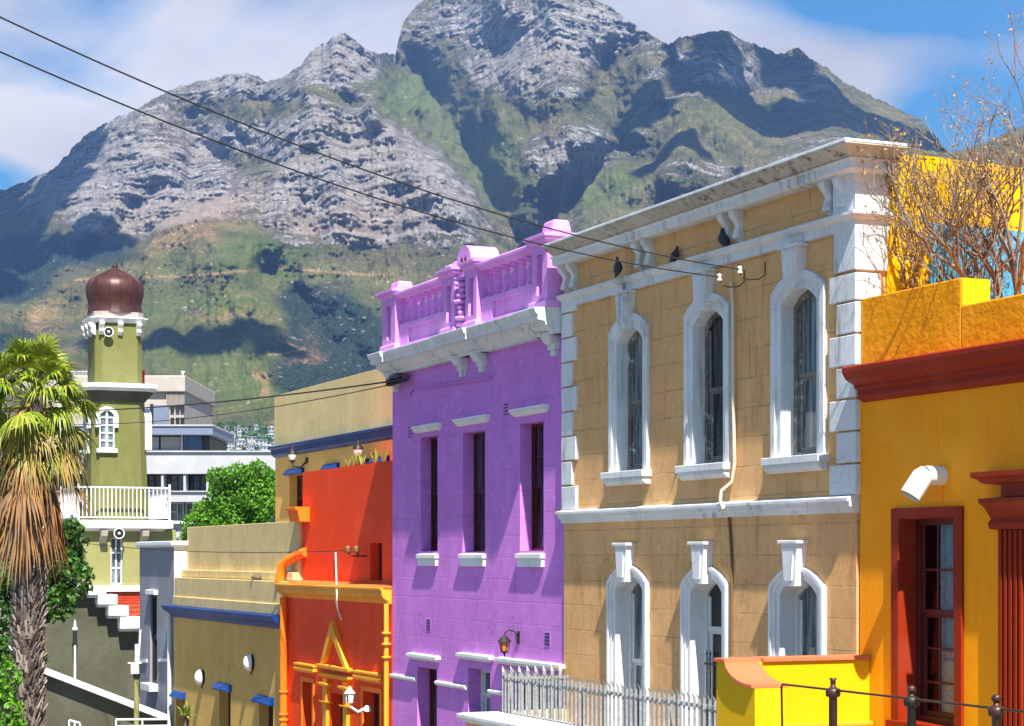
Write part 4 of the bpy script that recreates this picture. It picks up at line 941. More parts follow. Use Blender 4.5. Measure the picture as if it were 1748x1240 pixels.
    mb.box(xb_-.22,xb_-.16,y0,y0+.06,zz0,zz1); mb.box(xb_-.22,xb_-.16,y1-.06,y1,zz0,zz1); mb.box(xb_-.22,xb_-.16,ym-.035,ym+.035,zz0,zz1)
    for f in (0,.33,.66,.97): mb.box(xb_-.215,xb_-.165,y0,y1,zz0+(zz1-zz0)*f,zz0+(zz1-zz0)*f+.06)
    w = mb.build('window', M['white'], q)
    mb = MB(); mb.add([(xb_-.2,y0,zz0),(xb_-.2,y1,zz0),(xb_-.2,y1,zz1),(xb_-.2,y0,zz1)],[(0,1,2,3)]); mb.build('pane', M['glassgrey'], w)
    # stepped gable wall in front
    xg = xb_+1.4
    G = lambda px, py: ps(px, py, xg)
    top = [(60,1000),(150,1000),(150,1016),(163,1016),(163,1033),(181,1033),(181,1052),(201,1052),(201,1073),(236,1073),(236,1260),(60,1260)]
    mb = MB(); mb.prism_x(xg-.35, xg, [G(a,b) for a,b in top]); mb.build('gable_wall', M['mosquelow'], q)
    for i,(a,b,c,d2) in enumerate(((60,152,999,1015),(146,176,1000,1018),(162,195,1015,1034),(180,214,1034,1053),(200,237,1053,1075))):
        mb = MB(); ya,_ = G(a,0); yb2,_ = G(b,0); z0 = G(a,d2)[1]; z1 = G(a,c)[1]
        if i == 0: z0 = G(a,1004)[1]
        mb.box(xg-.55, xg+.62+.004*i, ya, yb2, z0+.05, z1); mb.box(xg-.5, xg+.50+.004*i, ya+.04, yb2-.04, z0-.06, z0+.051)
        mb.build('coping_step', M['white'], q, bevel=.015)
    mb = MB(); xs_ = xb_+.01; ya, z1 = ps(150,1000,xs_+.3); yb2, z0 = ps(242,1010,xs_+.3); mb.box(xs_, xs_+.3, ya, yb2, z0, z1); mb.build('white_ledge', M['white'], q, bevel=.01)
    mb = MB(); a0 = ps(180,1011,xb_+.1); nb = 16
    ya, yb2 = ps(180,0,xb_+.6)[0], ps(250,0,xb_+.6)[0]; zt, zb = ps(200,1010,xb_+.1)[1], ps(200,1080,xg-.3)[1]
    for i in range(nb):
        f = i/nb; g2 = (i+1)/nb; x_a = xb_+.05+(xg-.5-xb_)*f; x_b = xb_+.05+(xg-.5-xb_)*g2; z_a = zt+(zb-zt)*f; z_b = zt+(zb-zt)*g2
        m_ = 18
        for j in range(m_):
            p = ya+(yb2-ya)*j/m_; p2 = ya+(yb2-ya)*(j+1)/m_; e = .05
            mb.add([(x_a,p,z_a-.02),(x_a,(p+p2)/2,z_a+e),(x_a,p2,z_a-.02),(x_b,p2,z_b+.03),(x_b,(p+p2)/2,z_b+e+.05),(x_b,p,z_b+.03)],[(0,1,4,5),(1,2,3,4)])
    mb.build('tiled_roof', M['tile'], q)
    # red board beside the upper shaft
    xr_ = XM-.9; ya, zb = ps(238.5,658,xr_); yb2, zt = ps(247,632,xr_); mb = MB(); mb.box(xr_-.08, xr_, ya-.2, yb2, zb, zt)
    mb.box(xr_-.10, xr_-.08, ya, yb2-.05, zb-.2, zt-.1)
    single(mb, 'board', M['red'], 'narrow bright red board standing on the upper ledge behind the minaret shaft', 'board', (xr_, ya, zb), bevel=.01)
    # thin white pole with dark collar on the gable wall
    xp = xg+.5; t = thing('flagpole', 'thin white pole with spear tip against the olive mosque wall, behind the palm', 'pole', (xp, ps(128,1240,xp)[0], -6.5))
    yy, z1 = ps(128,1100,xp); mb = MB(); mb.tube([(xp,yy,-7.5),(xp,yy,-6.2),(xp,yy-.05,-5.3),(xp,yy,-4.8),(xp,yy,z1)],.05,8); mb.build('pole', M['whitewood'], t)
    mb = MB(); mb.tube([(xp,yy,z1),(xp,yy,z1+.55)],.085,8); mb.build('collar', M['dark'], t)
    mb = MB(); mb.lathe((xp,yy,z1+.55),[(.10,0),(.11,.08),(.05,.12),(.04,.3),(0,.42)],10); mb.build('finial', M['white'], t)
    # sloping garden wall with white coping
    Zw = 66.0; A, B = W(60,1136,Zw), W(288,1224,Zw-1)
    t = thing('sloping_wall', 'olive street wall with white coping sloping down to the right, before the mosque', 'wall', (A.x, A.y, -9), frame='W')
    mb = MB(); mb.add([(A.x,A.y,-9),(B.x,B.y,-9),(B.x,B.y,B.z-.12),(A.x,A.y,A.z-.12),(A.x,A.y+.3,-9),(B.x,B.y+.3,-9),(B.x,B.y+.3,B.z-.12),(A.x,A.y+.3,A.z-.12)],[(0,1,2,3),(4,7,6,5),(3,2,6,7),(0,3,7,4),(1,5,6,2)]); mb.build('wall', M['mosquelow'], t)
    mb = MB(); mb.bar(A+Vector((0,-.05,-.05)), B+Vector((0,-.05,-.05)), .62, .10); mb.build('coping', M['white'], t, bevel=.03)
    # utility post
    Zp = 63.0; t = thing('utility_post', 'pale pipe post with white square box and dark collar, in front of the grey house', 'post', tuple(W(233,1240,Zp)), frame='W')
    p = W(233,1240,Zp); mb = MB(); mb.tube([p+Vector((0,0,-3)), W(233,1158,Zp)],.085,10); mb.build('lower_pipe', M['mosqueside'], t)
    mb = MB(); mb.tube([W(233,1158,Zp), W(233,1150,Zp)],.12,10); mb.build('collar', M['iron'], t)
    mb = MB(); c = W(231,1142,Zp); mb.box(c.x-.12,c.x+.12,c.y-.12,c.y+.12,c.z-.16,c.z+.16); mb.box(c.x-.22,c.x+.2,c.y-.1,c.y+.1,c.z+.161,c.z+.20); mb.build('junction_box', M['white'], t, bevel=.01)
    mb = MB(); mb.tube([W(234,1134,Zp), W(234,1100,Zp)],[.075,.075],10); mb.build('upper_pipe', M['whitewood'], t)
    mb = MB(); a, b3 = W(236,1135,Zp), W(240,1075,Zp); mb.tube([a,b3],.035,8); mb.build('stay', M['whitewood'], t)
    # white hand railings at the bottom edge
    for (pa, pb, py, py2, lab) in ((198,288,1229,1237,'white tubular handrail at the foot of the grey house'),(118,137,1230,1240,'short white handrail at the foot of the olive mosque wall')):
        Zr = 58.0; t = thing('handrail', lab, 'handrail', tuple(W(pa,1300,Zr)), 'white street handrails', frame='W')
        mb = MB(); slope = 0 if pa > 150 else 6
        mb.tube([W(pa,py,Zr),W(pb,py-1+slope,Zr)],.035,8); mb.tube([W(pa,py2+3,Zr),W(pb,py2+2+slope,Zr)],.025,8)
        mb.build('rail', M['whitewood'], t)
        for px in (pa, (pa+pb)/2, pb):
            mb = MB(); mb.tube([W(px,py+(0 if pa>150 else slope*(px-pa)/(pb-pa)),Zr),W(px,1330,Zr)],.03,8); mb.build('post', M['whitewood'], t)

# ------------------------------------------------------------------ stoeps, fences
def stoeps():
    t = thing('yellow_stoep_wall', 'bright yellow stoep side wall with curving salmon coping, beside the amber house', 'wall', (10.05, -1.8, -3.8))
    z1 = -1.40
    mb = MB(); mb.box(9.72, 10.05, -1.75, -.005, -4.3, z1); mb.build('cross_wall', M['yellow'], t, bevel=.01)
    # return wall along the street, dropping in a concave curve
    xa, xc, xd = 9.72, 10.02, 10.72; zl = -1.70; ya, yb = -2.22, -1.76
    prof = [(xa,-4.3),(xa,z1),(xc,z1)] + [(xc+(xd-xc)*(1-math.cos(a)), z1-(z1-zl)*math.sin(a)) for a in [math.pi/2*i/10 for i in range(1,10)]] + [(xd,zl),(xd+.02,zl),(xd+.02,-4.3)]
    mb = MB(); mb.prism_y(ya, yb, prof); mb.build('street_wall', M['yellow'], t)
    mb = MB(); pts = prof[1:-1]; n = len(pts)
    up = [(x - (.0 if i < 3 else -.0), z+.05) for i,(x,z) in enumerate(pts)]
    mb.band([(x,z+.002) for x,z in pts], up, ya-.05, yb+.05); mb.box(9.70, 10.09, -1.71, -.01, z1+.002, z1+.055)
    mb.build('coping', M['coping'], t, bevel=.012)
    mb = MB(); mb.box(10.052, 10.16, -1.7, -.02, -2.30, -2.24); mb.build('ledge', M['gold'], t, bevel=.015)
    for a, b, z0, nm in ((-.02, 9.7, -3.05, 'ochre'), (10.06, 22, -3.0, 'amber')): pass
    # white stoep wall of the ochre house
    t = thing('ochre_stoep_wall', 'white capped stoep wall before the ochre house, carrying the grey palisade fence', 'wall', (0, -2, -5.2))
    mb = MB(); mb.box(-.10, 9.7, -1.92, -1.15, -5.2, -2.93); mb.build('front_wall', M['tan'], t)
    mb = MB(); mb.box(-.10, .16, -1.14, -.04, -5.2, -2.78); mb.build('side_wall', M['creamplain'], t, bevel=.02)
    mb = MB(); moulding(mb, -.10, 9.7, [(0,-2.97),(.05,-2.96),(.10,-2.90),(.14,-2.87),(.14,-2.82),(0,-2.79)], -1.92, (.7,0)); mb.box(-.10, 9.7, -1.93, -1.12, -2.93, -2.795); mb.build('cap', M['oldwhite'], t, bevel=.015)
    mb = MB(); mb.box(.16, 9.7, -1.15, -.03, -5.2, -3.45); mb.build('floor', M['pave'], t)
    f = thing('palisade_fence', 'grey spiked palisade fence on the stoep before the ochre house', 'fence', (.3, -1.3, -3.4))
    yf = -1.32; xa, xb = .32, 9.6
    mb = MB(); x = xa; rd = random.Random(2)
    while x < xb:
        zt = -2.06 + rd.uniform(-.012,.012); w = .034; lean = rd.uniform(-.008,.008)
        mb.add([(x-w,yf,-3.35),(x,yf-.028,-3.35),(x+w,yf,-3.35),(x-w+lean,yf,zt),(x+lean,yf-.028,zt),(x+w+lean,yf,zt),(x+lean+.015,yf-.075,zt+.11)],[(0,1,4,3),(1,2,5,4),(3,4,6),(4,5,6),(3,6,5),(0,3,5,2)])
        x += .158
    f_p = mb.build('pickets', M['galv'], f)
    mb = MB(); mb.box(xa-.05, xb, yf+.004, yf+.05, -2.20, -2.14); mb.box(xa-.05, xb, yf+.004, yf+.05, -3.15, -3.09); mb.build('rail', M['galv'], f)
    mb = MB(); yy = yf
    while yy < -.1:
        mb.add([(xa-.1,yy-.034,-3.35),(xa-.128,yy,-3.35),(xa-.1,yy+.034,-3.35),(xa-.1,yy-.034,-2.06),(xa-.128,yy,-2.06),(xa-.1,yy+.034,-2.06),(xa-.17,yy,-1.95)],[(0,1,4,3),(1,2,5,4),(3,4,6),(4,5,6),(3,6,5),(0,3,5,2)]); yy += .16
    mb.box(xa-.095, xa-.06, yf, -.05, -2.20, -2.15); mb.build('side_pickets', M['galv'], f)
    for x in (xa-.05, 3.4, 6.5): 
        mb = MB(); mb.box(x-.03, x+.03, yf+.05, yf+.11, -3.45, -2.1); mb.build('post', M['galv'], f)
    # amber stoep
    t = thing('amber_stoep', 'raised pavement stoep in front of the amber house', 'stoep', (10.1, -2.2, -4.4))
    mb = MB(); mb.box(10.06, 22, -2.2, -.0, -4.6, -3.2); mb.build('slab', M['pave'], t)
    # black post and rail
    yr = -2.5; zr = -1.57
    t = thing('iron_railing', 'dark iron railing with ball topped posts and thin rod, at lower right', 'railing', (fx(1420,yr), yr, -3.0))
    xs = [fx(1422,yr), fx(1556,yr), fx(1701,yr), fx(1701,yr)+1.65, fx(1701,yr)+3.3]
    for i, x in enumerate(xs):
        mb = MB(); mb.lathe((x,yr,0), [(.052,-3.4),(.05,-1.66),(.055,-1.655),(.085,-1.645),(.09,-1.60),(.085,-1.555),(.05,-1.545),(.035,-1.53),(.028,-1.50)],14)
        p = mb.build('post', M['brownpost'] if i != 1 else M['iron'], t)
        mb = MB(); mb.lathe((x,yr,0), [(.02,-1.51),(.045,-1.495),(.055,-1.465),(.045,-1.435),(.02,-1.42),(0,-1.418)] if i else [(.02,-1.51),(.035,-1.49),(.03,-1.46),(.05,-1.43),(.03,-1.44),(0,-1.45)],12); mb.build('finial', M['brownpost'], p)
    mb = MB(); xl = fx(1334,yr); mb.tube([(xl+.06,yr,-3.2),(xl+.02,yr,-2.2),(xl,yr,zr-.03),(xl+.03,yr,zr),(xs[0],yr,zr),(xs[-1],yr,zr)],.014,8); mb.build('rod', M['brownpost'], t)

# ------------------------------------------------------------------ vegetation
def leaves(mb, rd, pts, size, up=.3, asp=.5):
    for p in pts:
        n = Vector((rd.gauss(0,1), rd.gauss(0,1), rd.gauss(0,1)+up)).normalized(); a = n.orthogonal().normalized()
        ang = rd.uniform(0, 6.28); b = n.cross(a); d = a*math.cos(ang)+b*math.sin(ang); e = n.cross(d)
        s = size*rd.uniform(.6,1.35); p = Vector(p)
        mb.add([p-d*s, p+e*s*asp+n*s*.12, p+d*s, p-e*s*asp+n*s*.12],[(0,1,2,3)])
def blob_points(rd, blobs, n, shell=.55):
    tot = sum(b[1][0]*b[1][2] for b in blobs); out = []
    for c, s in blobs:
        k = int(n*s[0]*s[2]/tot)
        for _ in range(k):
            v = Vector((rd.gauss(0,1),rd.gauss(0,1),rd.gauss(0,1))).normalized()*rd.uniform(shell,1)**.6
            v *= 1 + .12*math.sin(v.x*9+c[0])*math.sin(v.z*8)
            out.append((c[0]+v.x*s[0], c[1]+v.y*s[1], c[2]+v.z*s[2]))
    return out
def fan(mb, rd, base, d, L, petiole, spread=1.75, droop=.35, nseg=26, w=.03, dead=False):
    """one palm leaf: stalk plus a pleated fan of narrow fingers"""
    base = Vector(base); d = Vector(d).normalized(); g = Vector((0,0,-1))
    side = d.cross(Vector((0,0,1))); side = side.normalized() if side.length > .05 else Vector((1,0,0))
    nrm = side.cross(d).normalized()
    roll = rd.uniform(-.5,.5); side, nrm = side*math.cos(roll)+nrm*math.sin(roll), nrm*math.cos(roll)-side*math.sin(roll)
    tip = base + d*petiole + g*petiole*petiole*.12
    q = side*.018; mb.add([base-q,base+q,tip+q*.6,tip-q*.6,(base+tip)/2+nrm*.02],[(0,1,4),(1,2,4),(2,3,4),(3,0,4)])
    for k in range(nseg):
        a = spread*(2*k/(nseg-1)-1)
        if dead and rd.random() < .25: continue
        l = L*(.72+.28*math.cos(a*.7))*rd.uniform(.88,1.05); dr = (d*math.cos(a)+side*math.sin(a)+nrm*(.10*math.cos(a*2)+(.05 if k%2 else -.05))).normalized()
        pr = dr.cross(nrm).normalized(); pts = []
        fl = droop*rd.uniform(.6,1.5)
        for j, f in enumerate((0,.3,.6,.82,1)):
            p = tip+dr*l*f+g*fl*l*max(0,f-.3)**2*1.6+nrm*.02*f
            ww = w*(.5,1.45,1.05,.5,.04)[j]*L
            pts.append((p-pr*ww, p+pr*ww))
        vs = [v for pq in pts for v in pq]; mb.add(vs,[(2*i,2*i+1,2*i+3,2*i+2) for i in range(4)])
def palm(c, zt, zb, rd):
    """fan palm; c = trunk axis (x, y), zt = crown heart height"""
    t = thing('fan_palm', 'fan palm with shaggy brown trunk and orange skirt of dead fronds, at far left', 'palm tree', (c[0], c[1], zb), frame='W')
    mb = MB(); mb.tube([(c[0]+.06*math.sin(z*.6), c[1], z) for z in np.linspace(zb, zt-.2, 14)], .27, 14); tr = mb.build('trunk', M['bark'], t)
    mb = MB(); n = 1500
    for i in range(n):
        z = zb + (zt-1.5-zb)*i/n; a = i*2.399963; rr = .27; x0 = c[0]+.06*math.sin(z*.6)
        o = Vector((math.cos(a), math.sin(a), 0)); s = Vector((-math.sin(a), math.cos(a), 0)); tw = rd.uniform(-.07,.07)
        p = Vector((x0, c[1], z))+o*rr; w = rd.uniform(.022,.05); h = rd.uniform(.12,.24)
        q = p+o*rd.uniform(.04,.13)+Vector((0,0,h))+s*tw
        mb.add([p-s*w, p+s*w, q+s*w*.6, q-s*w*.6, p-s*w+o*.035+Vector((0,0,.01)), q-s*w*.5+o*.03],[(0,1,2,3),(0,4,5,3),(1,2,5,4)])
    mb.build('leaf_bases', M['boot'], tr)
    H = Vector((c[0]+.06*math.sin(zt*.6), c[1], zt))
    mb = MB(); n = 52
    for i in range(n):
        a = i*2.399963+.4+rd.gauss(0,.2); el = R(80-108*(i/n)+rd.gauss(0,7)); d = Vector((math.cos(a)*math.cos(el), math.sin(a)*math.cos(el), math.sin(el)))
        fan(mb, rd, H+d*.1+Vector((0,0,-.35*(i/n))), d, rd.uniform(.55,.76), rd.uniform(.45,1.0), 1.6, .30+.7*(i/n), 28, .040)
    mb.build('crown', M['frond'], t, recalc=False)
    mb = MB(); n = 22
    for i in range(n):
        a = i*2.399963+1+rd.gauss(0,.25); el = R(-15-50*(i/n)+rd.gauss(0,8)); d = Vector((math.cos(a)*math.cos(el), math.sin(a)*math.cos(el), math.sin(el)))
        fan(mb, rd, H+Vector((0,0,-.35-.45*(i/n))), d, rd.uniform(.5,.7), rd.uniform(.6,1.15), 1.4, 1.0, 24, .038)
    mb.build('lower_fronds', M['frondold'], t, recalc=False)
    mb = MB(); n = 40
    for i in range(n):
        a = i*2.399963+2+rd.gauss(0,.3); el = R(-40-44*(i/n)**.6+rd.gauss(0,7)); d = Vector((math.cos(a)*math.cos(el), math.sin(a)*math.cos(el), math.sin(el)))
        fan(mb, rd, H+Vector((0,0,-.85-1.05*(i/n)))+Vector((math.cos(a),math.sin(a),0))*.22, d, rd.uniform(.42,.8), rd.uniform(.4,1.0), 1.0, 1.3, 20, .040, True)
    mb.build('dead_skirt', M['deadfrond'], t, recalc=False)
    mb = MB()
    for i in range(40):
        a = i*2.399963; z0 = zt-.25-1.3*i/40; o = Vector((math.cos(a), math.sin(a), 0)); l = rd.uniform(.45,.9)
        p = Vector((c[0], c[1], z0))+o*.2; mb.tube([p, p+o*.22+Vector((0,0,-l*.15)), p+o*(.34)+Vector((0,0,-l*.9))],[.035,.03,.02],5)
    mb.build('stalks', M['stalk'], t)
def bare_bush(base, h, rd, name, label, cat='bush', lean=(0,0), frame='F', leafn=1.0, twists=1.0, nstem=4):
    t = thing(name, label, cat, base, frame=frame)
    mb = MB(); lf = MB(); tips = []
    def grow(p, d, l, r_, dep):
        n = 3; pts = [p]; q = p
        for i in range(n):
            d = (d + Vector((rd.gauss(0,.16),rd.gauss(0,.16),rd.gauss(0.03,.10)))*twists).normalized(); q = q + d*l/n; pts.append(q)
        mb.tube(pts, [r_, r_*.9, r_*.8, r_*.66], 5 if dep < 3 else 4, cap=False)
        if dep >= 2:
            for _ in range(int(rd.random()*1.6*leafn + .5)): tips.append(pts[rd.randrange(1,4)] + Vector((rd.gauss(0,.03),rd.gauss(0,.03),rd.gauss(0,.03))))
        if dep >= 5 + (rd.random() < .5) or r_ < .0016: return
        for k in range(2 if rd.random() < .5 else 3):
            nd = (d*.95 + Vector((rd.gauss(0,.42),rd.gauss(0,.36),rd.gauss(.16,.26)))).normalized()
            grow(pts[-1] if k < 2 else pts[2], nd, l*rd.uniform(.62,.86), r_*.62, dep+1)
    B = Vector(base)
    for k in range(nstem):
        d = Vector((rd.gauss(lean[0],.30), rd.gauss(lean[1],.25), 1)).normalized()
        grow(B+Vector((rd.gauss(0,.1),rd.gauss(0,.08),0)), d, h*.30*rd.uniform(.75,1.1), .030*h/2.2*rd.uniform(.7,1.1), 0)
    mb.build('branches', M['twig'], t)
    leaves(lf, rd, tips, .017*max(1,h/2.6), 0, .6); lf.build('leaves', M['dryleaf'], t, recalc=False)
    return t
def vegetation():
    rd = random.Random(11)
    Z = 42.0; p = W(52, 700, Z)
    palm((p.x, p.y), p.z+.45, -6.0, rd)
    # dark leafy tree behind the palm
    def tree(name, label, blobs, n, size, mat, trunk, seed, frame='W', cat='tree', inner=None):
        r2 = random.Random(seed); base = trunk[0]
        t = thing(name, label, cat, base, frame=frame)
        mb = MB(); top = Vector(trunk[1]); mb.tube([base, (Vector(base)+top)/2+Vector((.1,0,0)), top],[trunk[2],trunk[2]*.8,trunk[2]*.5],9)
        for c, s in blobs: mb.tube([top+Vector((0,0,-.2)), (top+Vector(c))/2+Vector((0,0,-.15)), c],[trunk[2]*.5,trunk[2]*.3,trunk[2]*.12],6)
        mb.build('trunk', M['bark'], t)
        mb = MB(); leaves(mb, r2, blob_points(r2, blobs, n), size, .3, .55); mb.build('crown', mat, t, recalc=False)
        return t
    Z = 92.0
    bl = []
    for px, py, rr in ((400,865,42),(360,880,34),(440,850,40),(425,825,36),(455,825,30),(385,838,32),(340,900,30),(470,870,45),(405,812,24),(440,806,22),(330,925,26),(400,905,50),(372,815,20)):
        c = W(px,py,Z+random.Random(px).uniform(-1.2,1.2)); s = rr*Z/F; bl.append(((c.x,c.y,c.z),(s,s*1.2,s*.9)))
    b = W(400,1100,Z); tree('leafy_tree', 'dense bright green tree in front of the white office block', bl, 21000, .085, M['leafgreen'], ((b.x,b.y,-9),(b.x,b.y,0),.3), 4)
    Z = 52.0; bl = []
    for px, py, rr in ((110,930,40),(125,985,36),(85,960,45),(60,1010,60),(20,960,60),(10,1060,60),(100,1030,30),(30,1130,50),(-20,1180,60),(15,1210,40),(120,905,22)):
        c = W(px,py,Z+random.Random(px+9).uniform(-.8,.8)); s = rr*Z/F; bl.append(((c.x,c.y,c.z),(s,s,s)))
    b = W(20,1200,Z); tree('shade_tree', 'dark green leafy tree behind the palm trunk', bl, 9000, .085, M['leafdark'], ((b.x,b.y,-7),(b.x,b.y,-2),.2), 6)
    Z = 40.0; bl = []
    for px, py, rr in ((8,1160,30),(0,1215,40),(-30,1190,50),(22,1235,22),(12,1130,12)):
        c = W(px,py,Z); s = rr*Z/F; bl.append(((c.x,c.y,c.z),(s,s,s)))
    b = W(0,1300,Z); tree('shrub', 'light green shrub at the lower left corner, left of the palm trunk', bl, 1500, .06, M['leafgreen'], ((b.x,b.y,-6),(b.x,b.y,-3.6),.06), 7, cat='shrub')
    # spiky plant by the ochre wall
    b = pf(318,1225,-.9); t = thing('spiky_plant', 'yellow green spiky plant against the low ochre house wall', 'plant', (b[0], -.9, b[1]-1.6))
    mb = MB(); c = Vector((b[0], -.9, b[1]))
    for i in range(44):
        a = i*2.4; el = R(rd.uniform(5,85)); d = Vector((math.cos(a)*math.cos(el), math.sin(a)*math.cos(el), math.sin(el))); l = rd.uniform(.35,.6)
        s = d.cross(Vector((0,0,1))).normalized()*.035; q = c+d*l*.6; e = c+d*l+Vector((0,0,-.12*math.cos(el)))
        mb.add([c-s*.6,c+s*.6,q+s,q-s,e],[(0,1,2,3),(3,2,4)])
    mb.build('leaves', M['cactus'], t, recalc=False)
    mb = MB(); mb.tube([(c.x,c.y,c.z-2.4),(c.x,c.y,c.z)],.09,8); mb.build('stem', M['bark'], t)
    # bushes on the roof of the amber house
    for px, y, h, lab, seed, ln, ns in ((1598,1.15,2.9,'leftmost of the three, leaning towards the white cornice',5,(-.30,.05),3),(1664,1.3,3.1,'the middle one beside the yellow pier',12,(.08,0),5),(1735,1.6,3.9,'rightmost and tallest of the three, with pinkish tips',33,(.08,0),5)):
        x, z = pf(px, 0, y); bare_bush((x, y, 2.75), h, random.Random(seed), 'bare_bush', 'nearly leafless bush on the amber roof, '+lab, 'bush', ln, nstem=ns)
    # creeper on the corner of the tan side wall
    t = thing('creeper', 'dry orange creeper covering the corner between white pilaster and yellow wall', 'creeper', (9.85, .6, 2.7))
    mb = MB(); lf = MB(); r3 = random.Random(9); pts = []
    for k in range(15):
        y = r3.uniform(.5,1.0); z = 2.7; p = [(9.83,y,z)]
        while z < 5.5 and r3.random() < .965: z += .14; y += r3.gauss(.0,.05); y = max(.30,min(1.55,y)); p.append((9.84+r3.uniform(0,.05),y,z)); pts += [(9.86+r3.uniform(0,.10), y+r3.gauss(0,.06), z+r3.gauss(0,.05)) for _ in range(3)]
        if len(p) > 2: mb.tube(p, .009, 4)
    mb.build('stems', M['twig'], t); leaves(lf, r3, pts, .032, 0, .6); lf.build('leaves', M['creeperleaf'], t, recalc=False)
def fix_materials():
    M['cactus'] = leafm('cactus green', [(.30,.32,.05),(.50,.42,.09),(.16,.22,.04)], .5, .1)
    M['leafgreen'] = leafm('bright leaves', [(.05,.17,.008),(.10,.30,.012),(.025,.09,.008),(.16,.36,.02)], .45, .3)
    M['leafdark'] = leafm('dark leaves', [(.02,.06,.01),(.05,.14,.012),(.012,.035,.008),(.08,.2,.02)], .5, .25)
    M['frond'] = leafm('palm fronds', [(.10,.22,.012),(.24,.34,.025),(.04,.12,.010),(.42,.42,.05)], .4, .3)
    M['frondold'] = leafm('ageing fronds', [(.16,.20,.03),(.36,.30,.07),(.09,.13,.02),(.45,.30,.08)], .5, .25)
    M['deadfrond'] = leafm('dead fronds', [(.38,.16,.03),(.13,.055,.02),(.52,.25,.05),(.18,.08,.03),(.05,.03,.02),(.20,.14,.09)], .7, .2)
    M['stalk'] = leafm('leaf stalks', [(.55,.30,.07),(.38,.40,.10),(.30,.12,.04)], .5, .05)
    M['dryleaf'] = leafm('dry leaves', [(.40,.28,.04),(.62,.46,.06),(.20,.11,.03),(.10,.08,.04),(.45,.24,.12)], .7, .2)
    M['creeperleaf'] = leafm('creeper leaves', [(.62,.38,.03),(.42,.18,.02),(.75,.55,.04),(.22,.10,.02)], .7, .2)
    M['creamplain'] = plaster('pale yellow stoep paint', (.70,.55,.26), bump=.2, var=.06)

# ------------------------------------------------------------------ birds and wires
def pigeon(px, py, y, size, heading, tilt, label, perch):
    """heading in degrees in the facade plane (0 = facing right), tilt raises the chest"""
    x, z = pf(px, py, y); t = thing('pigeon', label, 'pigeon', (x, y, z-size*.35), 'pigeons on the ochre house')
    s = size; prof = [(-.52,.03,-.10),(-.42,.08,-.085),(-.26,.17,-.04),(-.06,.235,0),(.12,.24,.03),(.25,.19,.09),(.33,.125,.17),(.38,.10,.24),(.43,.095,.28),(.475,.07,.30),(.50,.02,.295)]
    n = 12; vs = []
    ca, sa = math.cos(R(tilt)), math.sin(R(tilt)); ch, sh = math.cos(R(heading)), math.sin(R(heading))
    def tr(a, b, c):
        a2, c2 = a*ca-c*sa, a*sa+c*ca
        return (x+(a2*ch-b*sh)*s, y+(a2*sh+b*ch)*s, z+c2*s)
    for a, rr, c in prof:
        for k in range(n):
            th = 2*math.pi*k/n; w = 1.0 if a > -.3 else 1.25; vs.append(tr(a, rr*w*math.cos(th), c+rr*(1 if a > -.35 else .5)*math.sin(th)))
    mb = MB(); m_ = len(prof); mb.add(vs,[(i*n+k,i*n+(k+1)%n,(i+1)*n+(k+1)%n,(i+1)*n+k) for i in range(m_-1) for k in range(n)],True); mb.add(vs[:n],[tuple(range(n))]); mb.add(vs[-n:],[tuple(range(n))])
    mb.build('body', M['bird'], t)
    for sd in (-1,1):
        mb = MB(); W_ = [tr(a,sd*b,c) for a,b,c in ((.20,.21,.08),(.0,.245,.09),(-.25,.19,.02),(-.50,.07,-.09),(-.27,.19,-.08),(.05,.235,-.07))] ; W2 = [tr(a,sd*(b+.025),c) for a,b,c in ((.16,.21,.06),(.0,.245,.06),(-.23,.19,.0),(-.46,.07,-.085),(-.25,.19,-.06),(.05,.235,-.04))]
        mb.add(W_+W2,[(6,7,8,9,10,11)]+[(i,(i+1)%6,6+(i+1)%6,6+i) for i in range(6)]); mb.build('wing', M['bird'], t)
    mb = MB(); mb.add([tr(.49,.015,.305),tr(.49,-.015,.305),tr(.49,0,.28),tr(.57,0,.275)],[(0,1,3),(1,2,3),(2,0,3)]); mb.build('beak', M['beige'], t)
    for sd in (-1,1):
        mb = MB(); mb.tube([tr(.02,sd*.06,-.12), (x+.02*s+sd*.0, y+sd*.05*s, perch)],.012*s/.3*.8,5); mb.build('leg', M['brown'], t)
def wires():
    def wire(pts, sag, rad, label, name='power_line'):
        A, B = Vector(pts[0]), Vector(pts[1]); n = 40; P = []
        for i in range(n+1):
            t = i/n; P.append(A.lerp(B,t)+Vector((0,0,-4*sag*t*(1-t))))
        mb = MB(); mb.tube([p-A for p in P], rad, 6)
        o = mb.build(name, M['cable'], None); o.location = A; tag(o, label, 'cable')
        return o
    a = FM @ Vector((pf(1263,460,-.38)[0], -.38, pf(1263,460,-.38)[1])); b = FM @ Vector((pf(1228,473,-.38)[0], -.38, pf(1228,473,-.38)[1]))
    wire((W(-140,-38,20), a), .42, .0095, 'upper of the two black overhead lines crossing the mountain to the ochre house')
    wire((W(-140,25,20), b), .42, .0095, 'lower of the two black overhead lines crossing the mountain to the ochre house')
    c = FM @ Vector((pf(690,648,-.2)[0], -.2, pf(690,648,-.2)[1])); c2 = c+Vector((0,0,-.05))
    wire((W(-60,700,72), c), .30, .020, 'thick sagging line from the purple house bracket past the minaret ledge', 'power_line')
    wire((W(-60,713,71), c2), .55, .012, 'thin line below the thick one, from the purple house bracket across the minaret', 'power_line')
    d = FM @ Vector((pf(594,940,.25)[0], .25, pf(594,940,.25)[1]))
    wire((W(60,915,72), d), .25, .012, 'thin line from the orange wall insulators across the low ochre parapet', 'power_line')
